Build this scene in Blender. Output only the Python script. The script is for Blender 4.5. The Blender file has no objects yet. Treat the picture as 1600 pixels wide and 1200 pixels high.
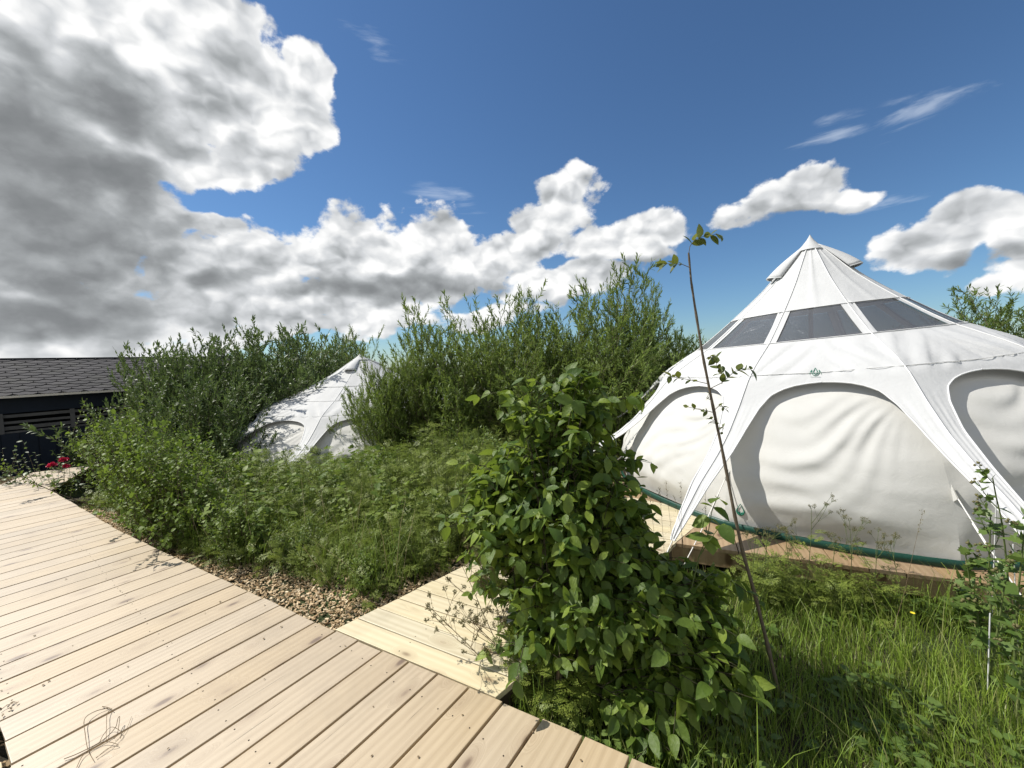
import bpy, bmesh, math, random
import numpy as np
from mathutils import Vector, Matrix

# ------------------------------------------------------------------ camera, world, sun
C = bpy.context.scene.collection
SC = bpy.context.scene
H = 1.55; F = 625.0; ROLL = math.radians(2.2); PITCH = math.atan((600-(548+440*math.tan(ROLL)))*math.cos(ROLL)/F)
cam_d = bpy.data.cameras.new("camera"); cam = bpy.data.objects.new("camera", cam_d); C.objects.link(cam)
cam.location = (0, 0, H); cam.rotation_euler = (Matrix.Rotation(math.pi/2-PITCH, 3, 'X') @ Matrix.Rotation(-ROLL, 3, 'Z')).to_euler()
cam_d.sensor_width = 36; cam_d.lens = 36*F/1600; cam_d.clip_end = 3000; cam_d.clip_start = .02
SC.camera = cam
SUN_AZ, SUN_EL = math.radians(-74), math.radians(50)
SUN_DIR = Vector((math.sin(SUN_AZ)*math.cos(SUN_EL), math.cos(SUN_AZ)*math.cos(SUN_EL), math.sin(SUN_EL)))
sd = bpy.data.lights.new("sun", 'SUN'); sd.energy = 4.6; sd.angle = math.radians(.55); sd.color = (1, .955, .88)
so = bpy.data.objects.new("sun", sd); C.objects.link(so); so.rotation_euler = SUN_DIR.to_track_quat('Z', 'Y').to_euler()
SC.view_settings.view_transform = 'Standard'; SC.view_settings.look = 'None'; SC.view_settings.exposure = 0.45
SC.view_settings.gamma = 1.0

def ray(px, py):
    u, v = px-800, py-600; u, v = u*math.cos(ROLL)-v*math.sin(ROLL), u*math.sin(ROLL)+v*math.cos(ROLL)
    x = u/F; y = -v/F
    return np.array([x, math.cos(PITCH)+y*math.sin(PITCH), y*math.cos(PITCH)-math.sin(PITCH)])
def G(px, py, z=0.0):
    d = ray(px, py); t = (z-H)/d[2]; return np.array([0, 0, H])+d*t
def AT(px, py, yy):
    d = ray(px, py); return np.array([0, 0, H])+d*yy/d[1]

class NT:
    """small node-tree helper"""
    def __init__(s, tree): s.t = tree; s.n = tree.nodes; s.l = tree.links
    def new(s, kind, **kw):
        n = s.n.new(kind)
        for k, v in kw.items(): setattr(n, k, v)
        return n
    def put(s, sock, v):
        if isinstance(v, bpy.types.NodeSocket): s.l.new(v, sock)
        elif v is not None: sock.default_value = v
    def math(s, op, a, b=None, c=None, clamp=False):
        n = s.new('ShaderNodeMath', operation=op, use_clamp=clamp)
        for i, v in enumerate((a, b, c)):
            if v is not None: s.put(n.inputs[i], v)
        return n.outputs[0]
    def vec(s, op, a, b=None, out=0):
        n = s.new('ShaderNodeVectorMath', operation=op)
        s.put(n.inputs[0], a)
        if b is not None:
            if op == 'SCALE': s.put(n.inputs['Scale'], b)
            else: s.put(n.inputs[1], b)
        return n.outputs[out]
    def noise(s, v, scale, detail=4, rough=.5, dist=0.0, color=False, dim='3D'):
        n = s.new('ShaderNodeTexNoise'); n.noise_dimensions = dim
        s.put(n.inputs['Vector'], v); s.put(n.inputs['Scale'], scale); s.put(n.inputs['Detail'], detail)
        s.put(n.inputs['Roughness'], rough); s.put(n.inputs['Distortion'], dist)
        return n.outputs[1 if color else 0]
    def remap(s, v, a, b, c=0.0, d=1.0, smooth=False):
        n = s.new('ShaderNodeMapRange', clamp=True)
        if smooth: n.interpolation_type = 'SMOOTHSTEP'
        for i, x in enumerate((v, a, b, c, d)): s.put(n.inputs[i], x)
        return n.outputs[0]
    def mix(s, f, a, b, mode='MIX'):
        n = s.new('ShaderNodeMix', data_type='RGBA', blend_type=mode)
        s.put(n.inputs[0], f)
        for i, x in ((6, a), (7, b)):
            if isinstance(x, (tuple, list)) and len(x) == 3: x = (*x, 1)
            s.put(n.inputs[i], x)
        return n.outputs[2]
    def ramp(s, f, stops):
        n = s.new('ShaderNodeValToRGB'); s.put(n.inputs[0], f)
        e = n.color_ramp.elements
        while len(e) < len(stops): e.new(.5)
        for k, (p, c) in zip(e, stops): k.position = p; k.color = (*c, 1) if len(c) == 3 else c
        return n.outputs[0]

# ------------------------------------------------------------------ sky: physical sky with clouds standing in their directions
W = bpy.data.worlds.new("World"); SC.world = W; W.use_nodes = True
w = NT(W.node_tree); w.n.clear()
sky = w.new('ShaderNodeTexSky', sky_type='NISHITA'); sky.sun_disc = False
sky.sun_elevation = SUN_EL; sky.sun_rotation = SUN_AZ; sky.air_density = 1.0; sky.dust_density = .15; sky.ozone_density = 4.0; sky.altitude = 10
SKYK = .068
tc = w.new('ShaderNodeTexCoord').outputs['Generated']
# domain warp
wn = w.vec('SCALE', w.vec('SUBTRACT', w.noise(tc, 3.2, 3, .55, color=True), (.5, .5, .5)), .22)
P0 = w.vec('ADD', tc, wn)
def blobs(lst, soft=.18):
    prev = None
    for (cx, cy, rx, ry) in lst:
        d = ray(cx, cy); L = np.linalg.norm(d); c = d/L
        k = 1/F/L**1.4
        v = w.vec('MULTIPLY', w.vec('SUBTRACT', P0, tuple(c)), (1/(rx*k), 1/(rx*k), 1/(ry*k)))
        q = w.math('SUBTRACT', 1.0, w.vec('LENGTH', v, out=1))
        if prev is None: prev = q
        else: prev = w.math('SMOOTH_MAX', prev, q, soft)
    return prev
MAIN = [(40,50,170,110),(220,70,150,100),(340,110,140,105),(420,150,90,85),(400,215,115,65),(110,220,200,130),(230,290,85,80),
        (90,370,170,110),(60,480,180,90),(230,480,190,70),(330,0,110,50),(350,325,85,30),
        (300,410,110,75),(430,385,140,65),(560,400,130,75),(660,420,130,80),(280,190,120,85),(470,185,60,60),(480,110,45,40),(250,330,60,40),(770,405,90,48),(860,355,75,45),(900,300,48,42),
        (950,385,100,42),(1040,370,90,42),(880,440,160,40),(520,485,260,45),(150,540,330,40),(480,530,120,30),(760,480,110,30),(-120,300,180,300),(30,-60,250,80),(430,440,60,40),
        (1150,345,62,42),(1235,305,80,50),(1315,310,60,28),(1430,395,85,42),(1520,350,75,46),(1595,375,70,52),(1545,440,60,22),(1700,420,160,60)]
DARK = [(10,210,190,110),(80,330,210,120),(90,430,190,80),(220,260,80,60),(170,130,90,40),(70,500,200,40),(330,430,50,18),(560,455,140,16),(700,440,90,14),(1000,415,100,12),(1240,350,70,14),(1490,410,90,14)]
kM = blobs(MAIN); kD = blobs(DARK, .25)
vs = w.vec('MULTIPLY', tc, (1, 1, 1.35))
n1 = w.noise(vs, 5.6, 7, .60, .15)
n2 = w.noise(vs, 17.0, 5, .6)
off = tuple(np.array(SUN_DIR)*.022 + np.array([0, 0, .012]))
wv2 = w.vec('ADD', vs, w.vec('SCALE', w.vec('SUBTRACT', w.noise(vs, 9.0, 3, .6, color=True), (.5, .5, .5)), .075))
def puffs(v, det):
    """rounded heads of cumulus: fractal cell distance"""
    n = w.new('ShaderNodeTexVoronoi'); n.feature = 'F1'
    n.normalize = True
    w.put(n.inputs['Vector'], v); n.inputs['Scale'].default_value = 9.5; n.inputs['Detail'].default_value = det; n.inputs['Roughness'].default_value = .55; n.inputs['Lacunarity'].default_value = 2.1
    return n.outputs['Distance']
v0 = puffs(wv2, 2); v1 = puffs(w.vec('ADD', wv2, off), 1)
nn = w.math('ADD', w.math('MULTIPLY', w.math('SUBTRACT', n1, .5), 2.3), w.math('MULTIPLY', w.math('SUBTRACT', n2, .5), .75))
nn = w.math('ADD', nn, w.math('MULTIPLY', w.math('SUBTRACT', .33, v0), 1.1))
# unseen cloud bank added behind the viewer for brighter, more neutral ambient light
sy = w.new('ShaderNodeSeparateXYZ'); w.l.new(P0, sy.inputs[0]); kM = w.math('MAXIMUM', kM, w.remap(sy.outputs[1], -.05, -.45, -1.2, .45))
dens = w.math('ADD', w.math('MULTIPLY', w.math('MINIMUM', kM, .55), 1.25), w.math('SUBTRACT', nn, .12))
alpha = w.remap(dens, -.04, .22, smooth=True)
thin = w.remap(dens, .0, .5)
# billow relief: lit where the cloud thins toward the sun
rel = w.math('MULTIPLY', w.math('SUBTRACT', v1, v0), 2.0)
shade = w.math('MULTIPLY', w.math('ADD', w.math('MULTIPLY', kD, 1.1), w.math('MULTIPLY', w.math('SUBTRACT', n1, .5), 1.9)), 1.0)
shade = w.remap(shade, -.55, 1.0)
bright = w.math('SUBTRACT', w.math('ADD', w.math('ADD', .81, w.math('MULTIPLY', rel, w.math('SUBTRACT', 1.0, w.math('MULTIPLY', shade, .75)))), w.math('MULTIPLY', w.math('SUBTRACT', n2, .5), .30)), w.math('MULTIPLY', shade, .54))
bright = w.math('ADD', bright, w.math('MULTIPLY', w.math('SUBTRACT', 1.0, thin), .10))
bright = w.math('MAXIMUM', w.math('MINIMUM', bright, .98), .10)
ccol = w.ramp(bright, [(0, (.11,.12,.125)), (.3, (.19,.20,.208)), (.5, (.29,.305,.315)), (.75, (.50,.515,.53)), (1, (.76,.76,.755))])
# thin high streaks
cz = w.new('ShaderNodeMapping'); cz.inputs['Rotation'].default_value = (0, math.radians(24), math.radians(-48)); cz.inputs['Scale'].default_value = (3.2, 8, 34); w.l.new(tc, cz.inputs[0])
st = w.noise(cz.outputs[0], 1.0, 6, .6, .4)
kS = blobs([(1480,150,200,60),(1300,195,120,45),(575,50,90,40),(1360,320,120,30),(700,330,120,30)], .1)
sa = w.math('MULTIPLY', w.remap(w.math('ADD', st, w.math('MULTIPLY', kS, .28)), .66, .92, smooth=True), w.remap(kS, 0, .5))
skyc = w.vec('MULTIPLY', sky.outputs[0], (SKYK*.78, SKYK*.98, SKYK*1.12))
skyc = w.mix(w.math('MULTIPLY', sa, .38), skyc, (.62, .68, .76))
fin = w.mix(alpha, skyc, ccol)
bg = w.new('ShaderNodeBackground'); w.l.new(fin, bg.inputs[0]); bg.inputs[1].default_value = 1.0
wo = w.new('ShaderNodeOutputWorld'); w.l.new(bg.outputs[0], wo.inputs[0])
W.cycles.sampling_method = 'MANUAL'; W.cycles.sample_map_resolution = 512

# ------------------------------------------------------------------ helpers
def smooth(x, a, b):
    t = np.clip((x-a)/(b-a), 0, 1); return t*t*(3-2*t)
def hnoise(x, y, seed=0):
    r = np.random.default_rng(seed); v = 0
    for k in range(6):
        a = r.uniform(0, 6.28); f = 1.3**k; ph = r.uniform(0, 6.28)
        v = v + np.sin((x*math.cos(a)+y*math.sin(a))*f*1.7+ph+1.3*np.sin((x*math.sin(a)-y*math.cos(a))*f+ph))/(1+.4*k)
    return v/3
def gz(x, y):
    """height of the ground"""
    x = np.asarray(x, float); y = np.asarray(y, float)
    wr = smooth(x, -.6, 1.6)
    left = .62*smooth(y, 4.0, 8.5)+.25*smooth(y, 8, 12)
    right = .20*smooth(y, 2.6, 4)+.3*smooth(y, 7, 11)
    base = -.15 - left*(1-wr) - right*wr - .07*smooth(x, .5, 1.2)
    near = smooth(np.hypot(x+5.6, y-5.1), .6, 2.2)
    base = base*near + (-.13)*(1-near) if False else base
    return base + .02*hnoise(x, y, 5)*smooth(np.hypot(x, y), 2.5, 5)

def mesh_tris(name, V, T, mat, parent=None, smooth_=True, mats=None, midx=None, uv=None):
    V = np.asarray(V, np.float32); T = np.asarray(T, np.int32)
    me = bpy.data.meshes.new(name); k = T.shape[1]
    me.vertices.add(len(V)); me.vertices.foreach_set('co', V.ravel())
    me.loops.add(T.size); me.loops.foreach_set('vertex_index', T.ravel())
    me.polygons.add(len(T)); me.polygons.foreach_set('loop_start', np.arange(0, T.size, k, dtype=np.int32))
    me.polygons.foreach_set('loop_total', np.full(len(T), k, np.int32))
    if mats: [me.materials.append(m) for m in mats]
    else: me.materials.append(mat)
    if midx is not None: me.polygons.foreach_set('material_index', np.asarray(midx, np.int32))
    me.polygons.foreach_set('use_smooth', np.full(len(T), smooth_, bool))
    if uv is not None:
        l = me.uv_layers.new(name='uv'); l.data.foreach_set('uv', np.asarray(uv, np.float32)[T.ravel()].ravel())
    me.update(calc_edges=True)
    o = bpy.data.objects.new(name, me); C.objects.link(o); o.parent = parent
    return o
def bm_obj(name, bm, mat, parent=None, smooth_=False, mats=None):
    me = bpy.data.meshes.new(name); bm.normal_update(); bm.to_mesh(me); bm.free()
    for m in (mats or [mat]): me.materials.append(m)
    if smooth_: me.polygons.foreach_set('use_smooth', np.full(len(me.polygons), True))
    o = bpy.data.objects.new(name, me); C.objects.link(o); o.parent = parent
    return o
def thing(name, label, cat, loc=(0,0,0), rz=0, group=None):
    o = bpy.data.objects.new(name, None); C.objects.link(o); o.location = loc; o.rotation_euler = (0,0,rz); o.empty_display_size = .1
    return tag(o, label, cat, group)
def tag(o, label=None, cat=None, group=None, kind=None):
    if label: o['label'] = label
    if cat: o['category'] = cat
    if group: o['group'] = group
    if kind: o['kind'] = kind
    return o
def dup(root, loc, rz=0, sc=(1,1,1), label=None, group=None):
    r = root.copy(); C.objects.link(r); r.location = loc; r.rotation_euler = (0,0,rz); r.scale = sc
    if label: r['label'] = label
    if group: r['group'] = group
    for ch in list(root.children):
        c = ch.copy(); C.objects.link(c); c.parent = r
        for g in ch.children:
            d = g.copy(); C.objects.link(d); d.parent = c
    return r
def box(bm, a, b, mi=0):
    (x0,y0,z0),(x1,y1,z1) = a, b
    v = [bm.verts.new(p) for p in ((x0,y0,z0),(x1,y0,z0),(x1,y1,z0),(x0,y1,z0),(x0,y0,z1),(x1,y0,z1),(x1,y1,z1),(x0,y1,z1))]
    for f in ((3,2,1,0),(4,5,6,7),(0,1,5,4),(1,2,6,5),(2,3,7,6),(3,0,4,7)):
        bm.faces.new([v[i] for i in f]).material_index = mi
class Tubes:
    def __init__(s): s.V = []; s.T = []; s.n = 0
    def add(s, pts, r0, r1=None, sides=4, rads=None):
        pts = np.asarray(pts, float); n = len(pts)
        if rads is None: rads = np.linspace(r0, r0 if r1 is None else r1, n)
        t = np.gradient(pts, axis=0); t /= np.linalg.norm(t, axis=1)[:,None]+1e-9
        ref = np.array([.31,.17,.93]) if abs(t[0,2]) < .85 else np.array([.9,.2,.1])
        u = np.cross(t, ref); u /= np.linalg.norm(u, axis=1)[:,None]+1e-9; v = np.cross(t, u)
        a = np.arange(sides)*2*math.pi/sides
        ring = pts[:,None]+rads[:,None,None]*(np.cos(a)[None,:,None]*u[:,None]+np.sin(a)[None,:,None]*v[:,None])
        i = np.arange(n-1)[:,None]*sides; j = np.arange(sides)[None]; k = (j+1) % sides
        A, B, Cc, D = i+j, i+k, i+sides+k, i+sides+j
        q = np.concatenate([np.stack([A,B,Cc],-1).reshape(-1,3), np.stack([A,Cc,D],-1).reshape(-1,3)])
        s.V.append(ring.reshape(-1,3)); s.T.append(q+s.n); s.n += n*sides
    def build(s, name, mat, parent=None):
        return mesh_tris(name, np.concatenate(s.V), np.concatenate(s.T), mat, parent)
def mat_(name):
    m = bpy.data.materials.new(name); m.use_nodes = True; t = NT(m.node_tree); t.n.clear()
    return m, t
def finish(t, sh, bump=None):
    o = t.new('ShaderNodeOutputMaterial'); t.l.new(sh, o.inputs[0])
def principled(t, col, rough=.6, spec=.5, normal=None, **kw):
    p = t.new('ShaderNodeBsdfPrincipled'); 
    if isinstance(col, tuple): col = (*col, 1) if len(col) == 3 else col
    t.put(p.inputs['Base Color'], col); t.put(p.inputs['Roughness'], rough); t.put(p.inputs['Specular IOR Level'], spec)
    if normal is not None: t.l.new(normal, p.inputs['Normal'])
    for k, v in kw.items(): t.put(p.inputs[k.replace('_', ' ')], v)
    return p.outputs[0]
def bumpn(t, h, dist=.01, strength=1.0):
    b = t.new('ShaderNodeBump'); t.put(b.inputs['Height'], h); b.inputs['Distance'].default_value = dist; b.inputs['Strength'].default_value = strength
    return b.outputs[0]
def simple(name, col, rough=.6, spec=.4, nscale=20, namp=.25, bump=0.0, **kw):
    m, t = mat_(name); oc = t.new('ShaderNodeTexCoord').outputs['Object']
    n = t.noise(oc, nscale, 5, .6)
    c = t.mix(n, tuple(x*(1-namp) for x in col), tuple(min(1, x*(1+namp)) for x in col))
    finish(t, principled(t, c, rough, spec, bumpn(t, n, bump) if bump else None, **kw)); return m

# ------------------------------------------------------------------ wood
def wood(name, c_lo, c_hi, rough=.48, spec=.5, yellow=0.0):
    m, t = mat_(name)
    tcn = t.new('ShaderNodeTexCoord'); oc = tcn.outputs['Object']
    rnd = t.new('ShaderNodeNewGeometry').outputs['Random Per Island']
    shift = t.new('ShaderNodeCombineXYZ'); t.put(shift.inputs[0], t.math('MULTIPLY', rnd, 37.0)); t.put(shift.inputs[2], t.math('MULTIPLY', rnd, 91.0))
    p = t.vec('ADD', oc, shift.outputs[0])
    # knots: cell points stretched along the board, the grain swirls round them
    kp = t.vec('MULTIPLY', p, (4.6, 11.0, 3.0))
    vo = t.new('ShaderNodeTexVoronoi'); t.put(vo.inputs['Vector'], kp); vo.inputs['Scale'].default_value = 1.0; vo.inputs['Randomness'].default_value = 1
    kd = vo.outputs['Distance']
    keep = t.remap(t.new('ShaderNodeSeparateColor').outputs[0], 0, 1)
    sc = t.n[-1] if False else None
    sep = t.new('ShaderNodeSeparateColor'); t.l.new(vo.outputs['Color'], sep.inputs[0]); keep = t.math('GREATER_THAN', sep.outputs[0], .66)
    knot = t.math('MULTIPLY', t.remap(kd, .24, .10, smooth=True), keep)
    halo = t.math('MULTIPLY', t.remap(kd, .55, .05, smooth=True), keep)
    gp = t.vec('MULTIPLY', p, (1.1, 34.0, 34.0))
    hv = t.new('ShaderNodeCombineXYZ'); t.put(hv.inputs[1], t.math('MULTIPLY', halo, 3.2)); gp = t.vec('ADD', gp, hv.outputs[0])
    g1 = t.noise(gp, 1.0, 6, .62, .6); g2 = t.noise(t.vec('MULTIPLY', p, (5, 160, 160)), 1.0, 3, .6)
    wv = t.new('ShaderNodeTexWave'); wv.bands_direction = 'Y'; t.put(wv.inputs['Vector'], t.vec('ADD', t.vec('MULTIPLY', p, (.25, 6.5, 6.5)), hv.outputs[0]))
    wv.inputs['Scale'].default_value = 1.2; wv.inputs['Distortion'].default_value = 6; wv.inputs['Detail'].default_value = 3; wv.inputs['Detail Scale'].default_value = .6
    blot = t.noise(t.vec('MULTIPLY', p, (2.2, 7, 7)), 1.0, 4, .6)
    f = t.math('ADD', t.math('MULTIPLY', g1, .55), t.math('MULTIPLY', wv.outputs[0], .25)); f = t.math('ADD', f, t.math('MULTIPLY', g2, .2))
    col = t.mix(t.remap(f, .24, .80), c_lo, c_hi)
    col = t.mix(t.math('MULTIPLY', t.remap(blot, .4, .8), .20), col, tuple(x*.72 for x in c_lo))
    col = t.mix(t.math('MULTIPLY', t.remap(rnd, 0, 1), .45), col, (c_hi[0]*.92, c_hi[1]*.84, c_hi[2]*.70))
    hsv = t.new('ShaderNodeHueSaturation'); t.put(hsv.inputs['Color'], col); t.put(hsv.inputs['Value'], t.math('ADD', .86, t.math('MULTIPLY', t.noise(shift.outputs[0], 3.3, 0), .28)))
    t.put(hsv.inputs['Saturation'], t.math('ADD', .8, t.math('MULTIPLY', t.noise(shift.outputs[0], 7.3, 0), .4)))
    col = hsv.outputs[0]
    col = t.mix(t.math('MULTIPLY', halo, .40), col, (c_lo[0]*.62, c_lo[1]*.5, c_lo[2]*.4))
    col = t.mix(t.math('MULTIPLY', knot, .85), col, (c_lo[0]*.30, c_lo[1]*.20, c_lo[2]*.14))
    st_ = t.noise(oc, 1.3, 6, .65, .4); col = t.mix(t.math('MULTIPLY', t.remap(st_, .50, .74), .38), col, tuple(x*.50 for x in c_lo))
    # thin drying cracks
    ck = t.noise(t.vec('MULTIPLY', p, (1.6, 70, 70)), 1.0, 3, .5, .3); crack = t.remap(ck, .70, .76)
    col = t.mix(t.math('MULTIPLY', crack, .45), col, tuple(x*.3 for x in c_lo))
    wet = t.noise(oc, 1.7, 4, .6)
    ro = t.math('ADD', rough, t.math('MULTIPLY', t.math('SUBTRACT', wet, .5), .25))
    h = t.math('SUBTRACT', t.math('ADD', g1, t.math('MULTIPLY', g2, .5)), t.math('MULTIPLY', crack, .8))
    finish(t, principled(t, col, ro, spec, bumpn(t, h, .0016), Coat_Weight=.55, Coat_Roughness=.42))
    return m
M_deck = wood('deck_timber', (.350,.268,.168), (.505,.41,.275), .54, 1.0)
M_deck2 = wood('pale_timber', (.47,.40,.25), (.69,.62,.44), .5, .5)
M_plat = wood('platform_timber', (.24,.16,.09), (.37,.27,.165), .6, .3)
M_joist = simple('dark_joist', (.10,.075,.05), .8, .2, 12)
M_dark = simple('screw_hole', (.02,.015,.012), .8, .2)

def clip(poly, n, c, keep_greater):
    out = []
    for i in range(len(poly)):
        a, b = poly[i], poly[(i+1) % len(poly)]
        da, db = a[0]*n[0]+a[1]*n[1]-c, b[0]*n[0]+b[1]*n[1]-c
        if not keep_greater: da, db = -da, -db
        if da >= 0: out.append(a)
        if da*db < 0:
            t = da/(da-db); out.append((a[0]+(b[0]-a[0])*t, a[1]+(b[1]-a[1])*t))
    return out
def decking(name, poly, az, c0, pitch, gap, mat, z=0.0, th=.028, kind='structure', parent=None, seed=1, screws=True, bevel=.003):
    """boards cut to a polygon; the object's own x axis runs along the boards"""
    a = math.radians(az); d = (math.sin(a), math.cos(a)); n = (math.cos(a), -math.sin(a))
    bm = bmesh.new(); rg = random.Random(seed); centers = []
    cs = [p[0]*n[0]+p[1]*n[1] for p in poly]
    k0 = int(math.floor((min(cs)-c0)/pitch))-1; k1 = int(math.ceil((max(cs)-c0)/pitch))+1
    for k in range(k0, k1):
        lo, hi = c0+k*pitch+gap/2, c0+(k+1)*pitch-gap/2
        q = clip(clip(poly, n, lo, True), n, hi, False)
        if len(q) < 3: continue
        L = [(x*d[0]+y*d[1], -(x*n[0]+y*n[1])) for x, y in q]
        A = 0.5*sum(L[i][0]*L[(i+1)%len(L)][1]-L[(i+1)%len(L)][0]*L[i][1] for i in range(len(L)))
        if abs(A) < .002: continue
        if A < 0: L.reverse()
        dz = rg.uniform(-.0012, .0012); e0 = rg.uniform(-.004, .004)
        L2 = []
        for p in L:
            if not L2 or math.hypot(p[0]-L2[-1][0], p[1]-L2[-1][1]) > .004: L2.append(p)
        L = L2
        top = [bm.verts.new((x+e0, y, z+dz)) for x, y in L]; bot = [bm.verts.new((x+e0, y, z-th)) for x, y in L]
        f = bm.faces.new(top)
        bm.faces.new(bot[::-1])
        for i in range(len(L)):
            j = (i+1) % len(L); bm.faces.new((top[j], top[i], bot[i], bot[j]))
        if bevel: bmesh.ops.bevel(bm, geom=list(f.edges), offset=bevel, segments=2, affect='EDGES', profile=.6, clamp_overlap=True)
        xs = [p[0] for p in L]; centers.append((min(xs), max(xs), -(lo+hi)/2, z+dz, hi-lo))
    if screws:
        for x0, x1, yc, zz, wd in centers:
            x = math.ceil(x0/.55)*.55+.08
            while x < x1-.04:
                for s in (-1, 1):
                    cx, cy = x+rg.uniform(-.012, .012), yc+s*wd*.30+rg.uniform(-.006, .006)
                    vs = [bm.verts.new((cx+.0034*math.cos(t*math.pi/4), cy+.0034*math.sin(t*math.pi/4), zz+.0008)) for t in range(8)]
                    bm.faces.new(vs).material_index = 1
                x += .55
    o = bm_obj(name, bm, mat, parent, mats=[mat, M_dark])
    o.rotation_euler = (0, 0, math.pi/2-a)
    if kind: o['kind'] = kind
    return o
px = lambda *a: tuple(G(*a)[:2])
e_pts = [px(80,766), px(183,827), px(292,879), px(417,937), px(522.5,985), px(786,1097), px(885,1139), px(1016,1197)]
far = px(145,727)
deck_poly = [px(0,757), px(52,738), far] + e_pts + [(.95,1.25), (1.2,.6), (.3,-2.2), (-1.6,-2.2), (-1.45,.4), px(19,1198), px(0,1135), px(-330,1010), px(-700,790)]
# the far left edge of the deck runs on outside the frame

_a, _b = np.array(px(92.5,1198.8)), np.array(px(400,1023.8)); _c, _d = np.array(px(612.5,1198.8)), np.array(px(730,1077.5))
AZB = math.degrees((math.atan2(*(_b-_a))+math.atan2(*(_d-_c)))/2); nb_ = np.array([math.cos(math.radians(AZB)), -math.sin(math.radians(AZB))])
PB = ((_c-_a)@nb_)/6; print('board az', AZB, 'pitch', PB)
decking('boardwalk', deck_poly, AZB, float(_a@nb_), float(PB), .0125, M_deck, seed=4)
a0 = e_pts[4]; a1 = e_pts[5]
wd = np.array(px(769,862))-np.array(px(522,985)); wd /= np.linalg.norm(wd)
s0 = np.array(a0)+wd*.006; s1 = np.array(px(772,1092))+np.array([.01,.006]); 
walk_poly = [tuple(s0), tuple(s0+wd*3.1), tuple(s1+wd*2.9), tuple(s1)]
ed = np.array(a1)-np.array(a0); az2 = math.degrees(math.atan2(ed[0], ed[1])); n2 = (math.cos(math.radians(az2)), -math.sin(math.radians(az2)))
c_edge = a0[0]*n2[0]+a0[1]*n2[1]
PS = float(abs((np.array(px(619.8,934.8))-np.array(a0))@np.array(n2)))/3; print('side pitch', PS)
decking('side_walkway', walk_poly, az2, c_edge-.004-PS*20, PS, .006, M_deck2, z=.002, seed=9)
# joists and sub-frame below the boards
bm = bmesh.new()
def beam(bm, p, q, z0, z1, wdt=.045):
    p = np.array(p); q = np.array(q); d = (q-p)/np.linalg.norm(q-p); n = np.array([-d[1], d[0]])*wdt/2
    c = [p+n, p-n, q-n, q+n]
    lo = [bm.verts.new((x, y, z0)) for x, y in c]; hi = [bm.verts.new((x, y, z1)) for x, y in c]
    bm.faces.new(lo); bm.faces.new(hi[::-1])
    for i in range(4): bm.faces.new((lo[i], lo[(i+1)%4], hi[(i+1)%4], hi[i]))
inn = np.array([-.045, -.03])
pl = [far]+e_pts+[(.95,1.25)]
for i in range(len(pl)-1):
    beam(bm, np.array(pl[i])+inn, np.array(pl[i+1])+inn, -.15, -.031)
for k in range(9): # bearers across the boards
    a = math.radians(32.85); d = np.array([math.sin(a), math.cos(a)]); n = np.array([math.cos(a), -math.sin(a)])
for p, q in ((walk_poly[0], walk_poly[1]), (walk_poly[3], walk_poly[2])):
    mid = (np.array(walk_poly[0])+np.array(walk_poly[3]))/2; s = mid-(np.array(walk_poly[0]) if p == walk_poly[0] else np.array(walk_poly[3])); s = s/np.linalg.norm(s)*.06
    beam(bm, np.array(p)+s+wd*.02, np.array(q)+s, -.16, -.029)
o = bm_obj('boardwalk_joist', bm, M_joist); o['kind'] = 'structure'

# ------------------------------------------------------------------ ground
m, t = mat_('soil'); M_soil = m
oc = t.new('ShaderNodeTexCoord').outputs['Object']
n = t.noise(oc, 9, 8, .65); n2_ = t.noise(oc, .8, 4, .6)
col = t.ramp(n, [(.3, (.018,.014,.009)), (.5, (.045,.036,.022)), (.75, (.09,.075,.048))])
col = t.mix(t.remap(n2_, .42, .6), col, t.mix(n, (.02,.032,.008), (.06,.085,.025)))
finish(t, principled(t, col, .9, .2, bumpn(t, n, .03)))
gx = np.concatenate([-np.geomspace(900, 9, 14), np.linspace(-8.6, 8.6, 120), np.geomspace(9, 900, 14)])
gy = np.concatenate([-np.geomspace(900, 5, 12), np.linspace(-4.6, 13, 125), np.geomspace(13.5, 900, 14)])
XX, YY = np.meshgrid(gx, gy); ZZ = gz(XX, YY)
nx, ny = len(gx), len(gy); ii = (np.arange(ny-1)[:,None]*nx+np.arange(nx-1)[None]).ravel()
o = mesh_tris('ground', np.stack([XX, YY, ZZ], -1).reshape(-1,3), np.stack([ii, ii+1, ii+nx+1, ii+nx], -1), M_soil); o['kind'] = 'structure'

# ------------------------------------------------------------------ canvas and tent materials
def canvas(name, col, tl=.22, weave=.0006, dirt=.0, bd=.006):
    m, t = mat_(name); oc = t.new('ShaderNodeTexCoord').outputs['Object']
    n = t.noise(oc, 3.0, 5, .6); f = t.noise(oc, 420, 2, .5); cr = t.noise(oc, 14, 6, .62, .8)
    c = t.mix(t.remap(n, .35, .7), col, tuple(x*(.93-dirt) for x in col))
    z = t.new('ShaderNodeSeparateXYZ'); t.l.new(oc, z.inputs[0])
    low = t.math('MULTIPLY', t.remap(z.outputs[2], .45, .0, smooth=True), t.remap(cr, .35, .75))
    c = t.mix(t.math('MULTIPLY', low, .30), c, (.42,.40,.30))
    h = t.math('ADD', t.math('MULTIPLY', f, .12), cr)
    nm = bumpn(t, h, bd)
    p = principled(t, c, .85, .25, nm)
    tr = t.new('ShaderNodeBsdfTranslucent'); t.put(tr.inputs[0], tuple([x*.95 for x in col]+[1])); t.l.new(nm, tr.inputs['Normal'])
    mx = t.new('ShaderNodeMixShader'); mx.inputs[0].default_value = tl; t.l.new(p, mx.inputs[1]); t.l.new(tr.outputs[0], mx.inputs[2])
    finish(t, mx.outputs[0]); return m
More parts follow.
